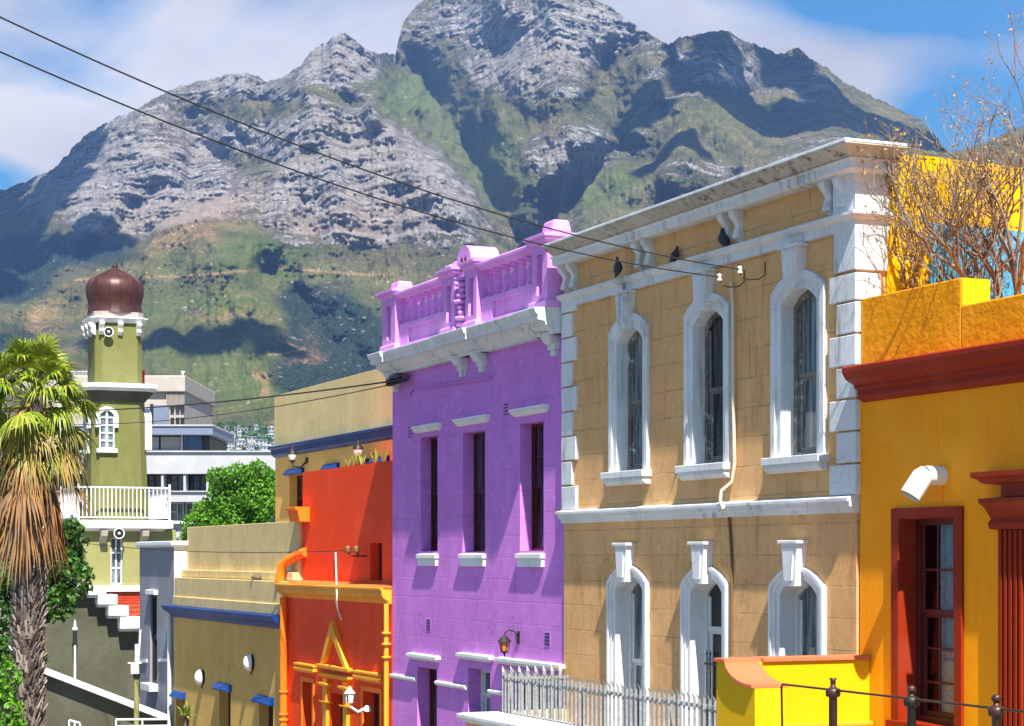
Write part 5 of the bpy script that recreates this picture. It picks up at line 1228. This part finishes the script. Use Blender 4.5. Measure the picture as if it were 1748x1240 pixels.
def birds():
    pigeon(1055,458,-.28,.33,80,62,'dark pigeon perched on the wire, leftmost of the three', pf(1055,455,-.28)[1]-.06)
    pigeon(1152,437,-.14,.29,100,38,'dark pigeon huddled on the ledge at the wire, middle one of the three', 4.80)
    pigeon(1236,410,-.15,.36,172,32,'dark pigeon standing on the ledge by a corbel, rightmost of the three', 4.80)
# ------------------------------------------------------------------ mountain
def vnoise(x, y, seed=0):
    """smooth value noise on numpy arrays"""
    xi = np.floor(x).astype(np.int64); yi = np.floor(y).astype(np.int64); xf = x-xi; yf = y-yi
    def h(a, b):
        n = (a*374761393 + b*668265263 + seed*1442695041) & 0x7fffffff
        n = ((n ^ (n >> 13)) * 1274126177) & 0x7fffffff
        return ((n ^ (n >> 16)) & 0xffff) / 65535.0
    u = xf*xf*(3-2*xf); v = yf*yf*(3-2*yf)
    return (h(xi,yi)*(1-u)+h(xi+1,yi)*u)*(1-v)+(h(xi,yi+1)*(1-u)+h(xi+1,yi+1)*u)*v
def fbm(x, y, o=5, seed=0, ridged=False):
    s = 0; a = 1; t = 0
    for i in range(o):
        n = vnoise(x*2**i, y*2**i, seed+i*17)
        if ridged: n = 1-abs(2*n-1)
        s = s+a*n; t += a; a *= .5
    return s/t
SKY = [(-1200,620),(-600,470),(-300,400),(-60,362),(0,328),(40,310),(90,292),(96,284),(130,247),(150,228),(190,206),(230,190),(270,164),(300,150),(350,137),(400,126),(415,124),(440,131),(455,139),(480,134),(510,114),(530,90),(560,70),(585,56),(592,57),(605,68),(630,88),(645,92),(675,93),(683,60),(688,40),(705,18),(725,-2),(760,-30),(820,-60),(900,-62),(960,-40),(1015,0),(1040,12),(1080,40),(1120,65),(1140,76),(1160,64),(1190,60),(1215,53),(1240,54),(1280,72),(1330,93),(1350,85),(1362,81),(1385,100),(1410,115),(1440,140),(1490,165),(1540,190),(1570,203),(1600,235),(1612,255),(1620,262),(1640,258),(1700,236),(1748,214),(1900,190),(2300,260),(2900,560)]
EK, RK = [-.05,-.012,0,.03,.06,.12,.20,.28,.34], [380,520,700,1150,1600,2250,2950,3600,3900]
def line_y(px, pts): return np.interp(px, [p[0] for p in pts], [p[1] for p in pts])
def seg_dist(px, py, pts):
    d = np.full(px.shape, 1e9)
    for (ax, ay), (bx, by) in zip(pts[:-1], pts[1:]):
        t = np.clip(((px-ax)*(bx-ax)+(py-ay)*(by-ay))/((bx-ax)**2+(by-ay)**2), 0, 1)
        d = np.minimum(d, np.hypot(px-ax-t*(bx-ax), py-ay-t*(by-ay)))
    return d
def sstep(a, b, x):
    t = np.clip((x-a)/(b-a), 0, 1); return t*t*(3-2*t)
def mountain_field(U, E):
    px = CX + U*F; py = HY - E*F
    wx = px + 26*(fbm(px/60, py/60, 4, 3)-.5)*2; wy = py + 18*(fbm(px/60, py/60, 4, 9)-.5)*2
    r = np.interp(E, EK, RK)
    # spurs: everything above these outlines stands farther back
    spur = line_y(wx, [(-200,600),(0,528),(40,516),(80,492),(132,472),(168,452),(224,420),(280,390),(340,366),(380,343),(440,304),(480,285),(520,270)])
    r += 620*sstep(-4, 10, spur-wy)*sstep(560, 330, px)
    but = line_y(wx, [(400,330),(440,275),(448,232),(480,192),(505,172),(522,155),(548,176),(575,182),(600,188),(628,178),(655,192),(672,218),(700,238),(740,262),(775,278),(800,330),(840,365),(880,400),(920,430)])
    r += 260*sstep(-3, 8, but-wy)*sstep(400, 450, px)*sstep(900, 780, px)
    cone = line_y(wx, [(640,92),(660,140),(700,185),(740,235),(775,280),(805,330),(830,370)])
    r += 300*sstep(-4, 40, px-640)*sstep(6, -6, wy-cone-0)*sstep(1000, 700, px)*sstep(400,330,py)
    flank = line_y(wy, [(150,300),(205,222),(250,200),(300,165),(350,112),(400,70),(460,20),(520,-40)])   # dark left flank
    r += 5.5*np.clip(flank-wx, 0, 240)*sstep(560,480,py)
    rf = line_y(wy, [(50,1560),(150,1545),(200,1590),(262,1640)])
    r += 3.0*np.clip(wx-1140, 0, 500)*sstep(300,120,py)
    for pts, w, a in (([(700,110),(740,190),(790,260),(830,330),(870,390),(930,450)],38,230),([(1045,110),(1045,180),(1062,245),(1015,305),(960,370),(930,440)],42,260),
                      ([(330,210),(360,250),(395,300),(380,340)],26,110),([(1330,100),(1290,170),(1330,230),(1290,300)],34,140),([(470,470),(520,540),(600,620),(640,700)],34,150),([(250,330),(220,390),(150,430)],22,70),
                      ([(860,60),(850,130),(900,200)],26,80),([(1180,90),(1150,200),(1100,290)],30,110)):
        r += a*np.exp(-(seg_dist(wx, wy, pts)/w)**2)
    for pts, w, a in (([(590,60),(600,140),(640,200)],34,120),([(950,0),(960,120),(960,260)],60,130),([(1235,60),(1200,170),(1150,300)],44,150),([(1370,90),(1430,200),(1470,280)],46,140),([(520,160),(540,260),(600,360)],40,110),
                      ([(640,185),(690,280),(760,360)],34,90),([(260,210),(230,300),(180,380)],44,90),([(420,130),(400,220)],30,60),([(360,400),(440,520),(480,640)],70,120)):
        r -= a*np.exp(-(seg_dist(wx, wy, pts)/w)**2)
    up = sstep(.02, .10, E)
    r += (fbm(px/95, py/150, 5, 21, True)-.6)*200*up*sstep(.04,.15,E) + (fbm(px/24, py/52, 4, 31, True)-.6)*50*up
    # macro colour fields
    def blobs(L):
        s = np.zeros(px.shape)
        for bx, by, sx, sy, a in L: s += a*np.exp(-(((wx-bx)/sx)**2+((wy-by)/sy)**2))
        return s
    rock = (.20-.14*sstep(1000,1200,px))*sstep(.12,.18,E) + blobs([(260,270,120,85,.9),(210,370,110,55,.7),(330,330,90,60,.5),(585,105,60,50,.8),(540,230,110,60,.95),(690,265,90,50,.8),(600,330,190,60,.75),(790,360,80,60,.5),(870,40,190,45,.6),(1000,60,100,45,.6),(850,120,90,30,.35),(900,140,140,40,.4),
        (1000,240,90,25,.6),(960,280,90,30,.55),(1230,110,120,50,.35),(1210,290,140,26,.4),(1150,190,120,16,.2),(1400,260,90,40,.6),(1250,140,60,30,.25),(1380,150,60,40,.3),(390,150,90,25,.6),(380,215,60,30,.3),(500,395,170,28,.5),(640,400,80,35,.4),(90,320,80,60,.3),(720,100,40,20,.2)]) \
        - blobs([(740,150,40,60,.9),(760,200,46,60,.8),(690,165,35,45,.9),(840,270,50,60,.9),(870,330,60,50,.7),(430,195,130,18,.8),(300,240,60,20,.5),(420,290,60,30,.7),(1060,170,40,70,.8),(940,190,60,30,.35),(820,190,60,30,.4),(1280,250,130,30,.4),(1080,320,60,30,.7),(1300,200,70,30,.5),(1240,230,50,20,.4),(980,330,70,30,.5),(330,400,90,30,.5),(560,160,60,16,.6),(120,425,170,26,1.3),(420,440,200,40,.5),(400,400,60,30,.5)])
    rock += .35*(fbm(px/40, py/18, 5, 41)-.5)*2*.6
    green = blobs([(700,165,40,50,.9),(760,245,30,60,.6),(850,270,42,55,1),(850,330,50,40,.5),(440,435,70,40,.8),(360,525,160,32,.8),(300,450,60,20,.4),(420,660,160,50,.8),(330,600,150,30,.5),(1050,310,60,22,.7),(1240,190,60,20,.4),(640,130,30,20,.4),(230,470,60,22,.4),(1010,345,50,20,.6),(640,540,60,60,.3),(500,470,60,20,.4),(60,520,60,20,.4)])
    soil = blobs([(330,385,70,34,.8),(280,425,60,24,.7),(380,350,60,26,.4),(430,350,50,22,.35),(640,345,110,28,.35),(560,375,90,16,.5),(90,535,34,34,.8),(60,555,20,30,.7),(350,540,90,14,.5),(410,545,60,14,.5),(518,607,34,14,1.0),(530,575,22,22,.6),(440,638,24,12,1.0),(442,662,12,12,1.2),(600,400,120,18,.35),(690,470,80,30,.3),(1200,300,150,20,.3),(270,240,60,50,.15),(430,505,60,10,.4)])
    for pts, w, a in (([(128,478),(175,474),(215,473),(300,472),(360,468),(400,464),(500,458),(600,468),(660,470)],3.0,1.0),([(440,560),(500,590),(520,596),(470,606),(400,605)],2.0,.8),([(350,702),(420,690),(470,672)],2.0,.5)):
        soil += a*np.exp(-(seg_dist(px, py+2*(fbm(px/20,py/20,2,77)-.5), pts)/w)**2)
    wood = blobs([(520,520,60,50,.9),(570,590,60,60,1),(620,600,70,70,.9),(700,430,60,40,.3),(90,430,150,30,1.1),(20,470,60,40,.9),(30,500,50,20,.6),(920,360,60,50,.5),(1060,200,40,60,.5),(730,210,50,50,.35),(20,590,60,30,.9),(500,640,60,40,.7),(600,690,90,50,.8),(640,760,90,40,.8),(150,580,80,18,.5)])
    rock = np.clip(rock, 0, 1.2)
    low = sstep(.09,.16,E)
    # rock bands stand as steep steps, ledges between them lie back
    z = E*r; ph = z/34.0 + .6*fbm(px/130, py/130, 3, 55) ; s = ph-np.floor(ph); saw = np.where(s < .62, s/.62*.25, .25+(s-.62)/.38*.75) - s
    r += saw*58*np.clip(rock, .12, 1)*(.15+.85*low)
    ph = z/11.0 + .5*fbm(px/60, py/60, 3, 56); s = ph-np.floor(ph); saw = np.where(s < .55, s/.55*.2, .2+(s-.55)/.45*.8) - s
    r += saw*22*np.clip(rock, 0, 1)*low
    # upright fluting on the crags
    r += (fbm(px/7.0, py/30, 3, 61, True)-.55)*34*np.clip(rock-.35, 0, 1)
    r += (fbm(px/5, py/5, 3, 71)-.5)*14*up
    return r, rock, green, soil, wood
def mountain():
    us = np.concatenate([np.linspace(-.62,-.275,70,endpoint=False), np.linspace(-.275,.275,1180), np.linspace(.277,.55,60)])
    nt = 560
    etop = (HY - line_y(CX+us*F, SKY))/F
    jit = (fbm((CX+us*F)/9, us*0+.5, 4, 91)-.5)*.0028 + (fbm((CX+us*F)/3, us*0+.5, 2, 95)-.5)*.0010
    etop = etop + jit
    t = np.linspace(0, 1, nt)**.95
    U = np.repeat(us[None,:], nt, 0); E = -.035 + (etop[None,:]+.035)*t[:,None]
    r, rock, green, soil, wood = mountain_field(U, E)
    # behind the crest the ground falls away again
    back = []
    for k in range(1, 8):
        rr = r[-1]*(1+.035*k+.012*k*k*.3); z = E[-1]*r[-1]*(1-.13*k); back.append((rr, z/rr))
    r = np.vstack([r]+[b[0][None,:] for b in back]); E = np.vstack([E]+[b[1][None,:] for b in back]); U = np.vstack([U]+[us[None,:]]*7)
    pad = lambda a: np.vstack([a]+[a[-1][None,:]]*7)
    rock, green, soil, wood = map(pad, (rock, green, soil, wood))
    nr, nc = r.shape
    co = np.stack([U*r, r, E*r], -1).reshape(-1, 3).astype(np.float32)
    i = np.arange(nr*nc).reshape(nr, nc)
    f = np.stack([i[:-1,:-1], i[:-1,1:], i[1:,1:], i[1:,:-1]], -1).reshape(-1, 4)
    me = bpy.data.meshes.new('mountain'); me.vertices.add(len(co)); me.vertices.foreach_set('co', co.ravel())
    me.loops.add(f.size); me.loops.foreach_set('vertex_index', f.ravel().astype(np.int32))
    me.polygons.add(len(f)); me.polygons.foreach_set('loop_start', np.arange(0, f.size, 4, dtype=np.int32))
    me.polygons.foreach_set('use_smooth', np.ones(len(f), bool)); me.update(calc_edges=True); me.validate()
    for nm, a in (('rock', rock), ('green', green), ('soil', soil), ('wood', wood)):
        at = me.attributes.new(nm, 'FLOAT', 'POINT'); at.data.foreach_set('value', a.ravel().astype(np.float32))
    m, nt_, b = nmat('mountain'); L = nt_.links
    def attr(n): x = N(nt_, 'ShaderNodeAttribute'); x.attribute_name = n; return x.outputs['Fac']
    tc = N(nt_, 'ShaderNodeTexCoord').outputs['Object']
    def add(*s):
        o = s[0]
        for v in s[1:]:
            q = N(nt_, 'ShaderNodeMath', operation='ADD'); L.new(o, q.inputs[0]); L.new(v, q.inputs[1]) if hasattr(v, 'links') else setattr(q.inputs[1], 'default_value', v); o = q.outputs[0]
        return o
    def mul(a_, v):
        q = N(nt_, 'ShaderNodeMath', operation='MULTIPLY'); L.new(a_, q.inputs[0])
        if hasattr(v, 'links'): L.new(v, q.inputs[1])
        else: q.inputs[1].default_value = v
        return q.outputs[0]
    n1 = noise(nt_, tc, .012, 6, .6); n2 = noise(nt_, tc, .06, 6, .62); n3 = noise(nt_, tc, .22, 5, .65)
    band = noise(nt_, tc, 1, 6, .6, (.006,.006,.11)); band2 = noise(nt_, tc, 1, 4, .6, (.010,.010,.15)); vegn = noise(nt_, tc, 1, 5, .6, (.016,.016,.075)); flute = noise(nt_, tc, 1, 5, .6, (.10,.05,.012))
    # vegetation
    veg = mixc(nt_, ramp(nt_, n1, .35, .65), (.075,.080,.030), (.24,.20,.085))
    veg = mixc(nt_, mul(ramp(nt_, n3, .46, .64), .8), veg, (.030,.055,.032))
    veg = mixc(nt_, mul(attr('green'), .8), veg, mixc(nt_, n2, (.07,.13,.022), (.19,.24,.045)))
    woodc = mixc(nt_, ramp(nt_, n3, .40, .60), (.012,.026,.022), (.045,.07,.045))
    veg = mixc(nt_, mrange(nt_, add(attr('wood'), mul(n2, .6)), .60, 1.0), veg, woodc)
    soilc = mixc(nt_, n3, (.40,.20,.08), (.56,.38,.21))
    veg = mixc(nt_, mrange(nt_, add(mul(attr('soil'),.7), mul(n3, 1.7), mul(n2, 1.4)), 1.75, 2.65), veg, soilc)
    # rock
    rk = mixc(nt_, ramp(nt_, n2, .35, .65), (.27,.255,.24), (.48,.455,.43))
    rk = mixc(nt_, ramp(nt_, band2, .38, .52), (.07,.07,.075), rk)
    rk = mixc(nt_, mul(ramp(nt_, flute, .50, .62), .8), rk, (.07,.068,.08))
    rk = mixc(nt_, mul(ramp(nt_, n3, .56, .68), .8), rk, (.62,.59,.55))
    rk = mixc(nt_, mul(ramp(nt_, noise(nt_, tc, .004, 5), .42, .6), .5), rk, (.31,.265,.215))
    rk = mixc(nt_, mul(attr('soil'), .6), rk, (.46,.31,.21))
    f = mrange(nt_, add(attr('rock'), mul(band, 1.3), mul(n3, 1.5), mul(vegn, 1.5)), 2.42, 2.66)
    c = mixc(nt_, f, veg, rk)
    vo = N(nt_, 'ShaderNodeTexVoronoi'); vo.inputs['Scale'].default_value = .055; L.new(tc, vo.inputs['Vector'])
    sp = mul(ramp(nt_, vo.outputs['Distance'], .10, .17, (1,1,1), (0,0,0)), ramp(nt_, n1, .45, .6))
    c = mixc(nt_, mul(sp, .8), c, (.55,.52,.48))
    L.new(c, b.inputs['Base Color']); b.inputs['Roughness'].default_value = .95; b.inputs['Specular IOR Level'].default_value = .05
    bp = N(nt_, 'ShaderNodeBump'); bp.inputs['Strength'].default_value = 1; bp.inputs['Distance'].default_value = 9
    h = add(n3, mul(band2, f)); L.new(h, bp.inputs['Height']); L.new(bp.outputs[0], b.inputs['Normal'])
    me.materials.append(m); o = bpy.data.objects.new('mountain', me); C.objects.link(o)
    o['kind'] = 'structure'; return o
def mtn_point(px, py):
    r, *_ = mountain_field(np.array([[(px-CX)/F]]), np.array([[(HY-py)/F]])); r = float(r[0,0]); return Vector(((px-CX)/F*r, r, (HY-py)/F*r))

# ------------------------------------------------------------------ city behind the mosque
def background():
    def bx(mb, a, b, c, d, Z, dep=1.0):
        p = W(a, d, Z); q = W(b, c, Z); mb.box(p.x, q.x, Z, Z+dep, p.z, q.z)
    Z = 128.0
    t = thing('office_block', 'long white office block with ribbon windows, behind the green tree', 'office building', tuple(W(285, 952, Z))[:2]+(-9,), frame='W')
    mb = MB(); bx(mb,60,520,772,809,Z,1.4); bx(mb,60,520,840,857,Z,1.4); bx(mb,60,520,838,840,Z-.15,1.3); bx(mb,60,520,893,1300,Z,1.4); bx(mb,60,520,769.5,772,Z-.15,1.6)
    bx(mb,62,518,774,1300,Z+1.6,14)
    for px in (118,157,199,238,277,315,354,395,436,477): bx(mb,px-2,px+2,809,838,Z+.1,1.2)
    mb.build('wall', M['officewhite'], t)
    for row,(a,b) in enumerate(((811,838),(859,892))):
        for k, px in enumerate((120,159,201,240,279,317,356,397,438)):
            x0, x1 = px, px+34; mb = MB()
            for q in (x0, x0+11, x0+23, x1-1): bx(mb,q,q+1.2,a,b,Z+1.15,.15)
            bx(mb,x0,x1,a,a+1.2,Z+1.14,.15); bx(mb,x0+11,x0+23,a+9 if row == 0 else a+14,a+10.2 if row == 0 else a+16,Z+1.14,.15)
            w = mb.build('window', M['dark'] if row == 0 else M['officewhite'], t); mb = MB(); p = W(x0,b,Z); q2 = W(x1,a,Z); mb.add([(p.x,Z+1.35,p.z),(q2.x,Z+1.35,p.z),(q2.x,Z+1.35,q2.z),(p.x,Z+1.35,q2.z)],[(0,1,2,3)]); mb.build('pane', M['glass'] if k%2 else M['glassgrey'], w)
    mb = MB(); bx(mb,100,358,746,773,Z+4,8); mb.build('upper_storey', M['dark'], t)
    mb = MB(); bx(mb,96,363,727,742,Z+2.6,10); mb.build('roof_fascia', M['slate'], t); mb = MB(); bx(mb,95,364,725,727.5,Z+2.5,10.2); mb.build('roof_edge', M['officewhite'], t)
    for a, b in ((100,134),(138,172),(212,248),(250,271),(274.5,310)):
        mb = MB(); bx(mb,a,b,746,769,Z+3.8,.15); mb.build('blind_panel', M['panel'], t)
    mb = MB(); bx(mb,312,345,745,771,Z+3.8,.15); mb.build('glass_bay', M['glassblue'], t)
    mb = MB(); bx(mb,309.5,311.5,742,772,Z+3.5,.2); bx(mb,100,311,768.5,771,Z+3.6,.3); mb.build('sill', M['officewhite'], t)
    # low white roof next to the balcony
    Z2 = 104.0; t = thing('annex', 'small low white building with parapet behind the balcony', 'building', tuple(W(295,1000,Z2))[:2]+(-9,), frame='W')
    mb = MB(); bx(mb,262,330,893,1200,Z2,5); mb.build('wall', M['officewhite'], t); mb = MB(); bx(mb,258,334,889.5,894,Z2-.3,5.5); mb.build('coping', M['white'], t); mb = MB(); bx(mb,276,300,902,1100,Z2-.06,.08); mb.build('shutter', M['slate'], t)
    # beige block
    Z = 210.0; t = thing('tower_block', 'beige ribbed concrete block behind the office roof', 'building', tuple(W(200,952,Z))[:2]+(-9,), frame='W')
    mb = MB(); bx(mb,40,314,668,1100,Z,20); mb.build('wall', M['beige'], t)
    mb = MB(); bx(mb,38,316,641,669,Z-.6,21); mb.build('parapet', M['beige'], t, bevel=.1)
    for k in range(15): mb = MB(); bx(mb,284+k*2.1,285+k*2.1,669,692,Z-.35,.4); mb.build('rib', M['beige'], t)
    mb = MB(); bx(mb,262,288,692,760,Z-.3,.4); mb.build('blue_panel', M['slate'], t); mb = MB(); bx(mb,256,261,690,760,Z-.3,.4); mb.build('dark_strip', M['dark'], t)
    for y0 in (693,713):
        for x0 in (291,300,308):
            mb = MB(); bx(mb,x0,x0+6,y0,y0+10,Z-.25,.3); mb.build('window', M['dark'], t)
    mb = MB()
    for k in range(28): bx(mb,90+k*2.3,90.5+k*2.3,634,641,Z-.5,.1)
    bx(mb,90,154,633.5,634.5,Z-.5,.1); mb.build('roof_railing', M['whitewood'], t)
    mb = MB(); bx(mb,311.5,313,634,641,Z-.4,.3); bx(mb,309,315,633.5,636,Z-.4,.4); mb.build('roof_vent', M['white'], t)
    # white houses on the lower slope
    rd = random.Random(4); spots = [(366,760,13,9),(379,752,15,9),(396,745,12,8),(391,764,20,13),(410,757,15,9),(414,738,15,9),(430,748,13,8),(427,768,16,13),(446,757,17,10),(441,737,12,8),(455,770,20,16),(461,748,14,10),(470,762,16,10),(463,734,13,7),(372,741,11,6),(385,733,10,6),(404,730,10,6),(436,729,11,6),(405,771,12,9),(372,773,16,9)]
    rows_ = {0: [], 1: [], 2: []}
    for s_ in spots: rows_[0 if s_[1] < 744 else 1 if s_[1] < 760 else 2].append(s_)
    ordn = ['first','second','third','fourth','fifth','sixth','seventh','eighth','ninth','tenth']
    def place(s_):
        for k_, l_ in rows_.items():
            if s_ in l_: return '%s from the left in the %s row on the distant hillside' % (ordn[sorted(l_).index(s_)], ('top','middle','lowest')[k_])
    for i, (px, py, w, h) in enumerate(sorted(spots, key=lambda s: s[1])):
        P = mtn_point(px, py+h*.3); Zh = P.y-25; s = Zh/F; x = (px-CX)*s; zb = (HY-py-h/2)*s - 3; zt = (HY-py+h/2)*s
        gab = i % 3 == 1
        t = thing('hillside_house', 'small white %s house, %s' % ('gabled' if gab else 'flat', place((px,py,w,h))), 'house', (x, Zh, zb), 'white houses on the distant hillside', frame='W')
        hw = w*s/2*rd.uniform(.8,1.25); zt += rd.uniform(-1.2,1.2); mb = MB(); mb.box(x-hw, x+hw, Zh, Zh+9, zb, zt)
        if rd.random() < .6: mb.box(x-hw*.4, x+hw*.7, Zh+2, Zh+8, zt, zt+1.6)
        mb.build('wall', M['officewhite'], t)
        mb = MB()
        if gab: mb.prism_y(Zh-.4, Zh+9.4, [(x-hw-.4,zt),(x+hw+.4,zt),(x+hw*.1,zt+hw*.55),(x-hw*.1,zt+hw*.55)])
        else: mb.box(x-hw-.3, x+hw+.3, Zh-.5, Zh+9.3, zt+.002, zt+.5)
        mb.build('roof', M['panel' if gab or i%4 == 0 else 'officewhite'], t)
        nw = max(2, int(w/4.5))
        for k in range(nw):
            for lv in range(1 if h < 9 else 2):
                mb = MB(); xa = x-hw+hw*2*(k+.22)/nw; xb = xa+hw*2*.5/nw; zz = zt-1.9-lv*2.4; mb.box(xa, xb, Zh-.06, Zh+.1, zz, zz+1.1); mb.build('window', M['dark'], t)
    # dark trees between the houses
    mb = MB(); r2 = random.Random(8)
    for k in range(130):
        px = r2.uniform(335,500); py = r2.uniform(724,786); P = mtn_point(px, py); P.y -= 30; P.z -= 2; rr = r2.uniform(1.8,4.4)
        leaves(mb, r2, [(P.x+r2.gauss(0,.5)*rr, P.y+r2.gauss(0,.5)*rr, P.z+r2.gauss(0,.42)*rr) for _ in range(60)], .9, .2, .7)
    o = mb.build('hillside_trees', M['leafdark'], None, recalc=False); tag(o, 'dark trees and hedges growing between the white hillside houses', 'trees', kind='stuff')

def ground():
    def gz(X, Y):
        x = (X-P0.x)*SN - (Y-P0.y)*CS; z = ground_z(x) - .16
        return z
    xs = sorted({-6000,-3000,-1500,-600,-300,-150,*range(-100,101,4),150,300,600,1500,3000,6000}); ys = sorted({-1500,-600,-200,-100,*range(-60,141,4),200,300,500,900,1500,3000,8000})
    v = [(x,y,gz(x,y)) for y in ys for x in xs]; n = len(xs)
    f = [(j*n+i,j*n+i+1,(j+1)*n+i+1,(j+1)*n+i) for j in range(len(ys)-1) for i in range(n-1)]
    mb = MB(); mb.add(v, f); o = mb.build('ground', M['earth'], None, recalc=False); tag(o, kind='structure')
    for nm, ya, yb, h, m in (('road',-12.5,-4.6,-.02,'road'),('pavement',-4.6,-2.2,.11,'pave'),('far_pavement',-15,-12.5,.11,'pave')):
        mb = MB(); xx = [-60,-46,-20,0,20,40,70]; 
        for a, b in zip(xx[:-1], xx[1:]):
            za, zb = ground_z(a)+h, ground_z(b)+h
            mb.add([(a,ya,za),(b,ya,zb),(b,yb,zb),(a,yb,za),(a,ya,za-.25),(b,ya,zb-.25),(b,yb,zb-.25),(a,yb,za-.25)],[(0,1,2,3),(0,4,5,1),(2,6,7,3)])
        o = mb.build(nm, M[m], None); o.matrix_world = FM.copy(); tag(o, kind='structure')
    mb = MB(); a, b = -60, 40
    for k in range(24):
        x = -58+k*4; z = lambda q: ground_z(q)-.02+.004; mb.add([(x,-8.6,z(x)),(x+1.8,-8.6,z(x+1.8)),(x+1.8,-8.48,z(x+1.8)),(x,-8.48,z(x))],[(0,1,2,3)])
    o = mb.build('road_markings', M['white'], None); o.matrix_world = FM.copy(); tag(o, kind='structure')

def clouds():
    """unseen clouds, added along the sun direction to shade chosen slopes"""
    m, nt, b = nmat('cloud'); b.inputs['Base Color'].default_value = (.9,.9,.92,1); b.inputs['Roughness'].default_value = 1
    rd = random.Random(77); zc = 2300.0
    def cloud(spots, label):
        mb = MB(); cen = []
        for px, py, sx, sy in spots:
            P = mtn_point(px, py); k = (zc-P.z)/SUN.z; Q = P + SUN*k; s = P.y/F
            Q2 = mtn_point(px, py-sy*.5); dy = abs(Q2.y-P.y)
            cen.append((Q, sx*s, max(60, dy*1.3)))
        for Q, rx, ry in cen:
            n = 5
            for i in range(n):
                o = Vector((rd.gauss(0,.25)*rx, rd.gauss(0,.22)*ry, rd.uniform(0,60))); R0 = Vector((rx*rd.uniform(.6,.85), ry*rd.uniform(.6,.85), rd.uniform(50,110)))
                vs = []; a_, b_ = 20, 10
                for jj in range(b_+1):
                    for ii in range(a_):
                        th = 2*math.pi*ii/a_; ph = math.pi*jj/b_; w = 1+.13*math.sin(th*3+i)+.08*math.sin(th*7+jj)
                        vs.append(Q+o+Vector((R0.x*math.sin(ph)*math.cos(th)*w, R0.y*math.sin(ph)*math.sin(th)*w, max(-.25, math.cos(ph))*R0.z)))
                mb.add(vs,[(j*a_+ii,j*a_+(ii+1)%a_,(j+1)*a_+(ii+1)%a_,(j+1)*a_+ii) for j in range(b_) for ii in range(a_)],True)
        o = mb.build('cloud', m, None); tag(o, label, 'cloud', kind='stuff')
    cloud([(50,345,80,45),(10,420,80,60),(100,290,45,35),(150,235,30,24),(-60,400,90,80),(60,445,110,26),(170,428,80,16),(0,490,50,24)], 'unseen cumulus bank added to darken the left shoulder of the mountain')  # out of view, added to deepen the shade on the left flank
    cloud([(1180,140,70,60),(1250,100,80,50),(1340,130,70,50),(1100,200,50,60),(1420,160,60,45),(1260,170,90,40),(1170,240,60,30),(1500,210,60,40),(1370,190,60,30),(1560,235,60,40),(1300,215,110,36),(1450,200,80,30)], 'unseen cumulus bank placed to shade the right shoulder of the mountain')
    cloud([(290,585,60,14),(380,588,80,16),(470,592,60,12),(190,585,60,10)], 'small unseen cumulus placed to shade the lower green slope')
def haze():
    mb = MB(); mb.box(-4200, 4200, -700, 5600, -16, 1420); m, nt, b = nmat('haze'); out = nt.nodes['Material Output']; nt.nodes.remove(b)
    v = N(nt, 'ShaderNodeVolumePrincipled'); v.inputs['Color'].default_value = (.25,.46,.95,1); v.inputs['Density'].default_value = HAZE; v.inputs['Anisotropy'].default_value = .2
    nt.links.new(v.outputs[0], out.inputs['Volume']); o = mb.build('haze', m, None); tag(o, kind='stuff')
HAZE = 8.5e-5
M['earth'] = simple('city ground', (.14,.13,.11), .95, 0, .3, .05)
fix_materials()
ground(); mountain()
build_all(); vegetation(); birds(); wires()
clouds(); haze()
for o in bpy.data.objects:
    for k in ('_o',):
        if k in o: del o[k]
scene.cycles.volume_bounces = 0
scene.cycles.max_bounces = 6
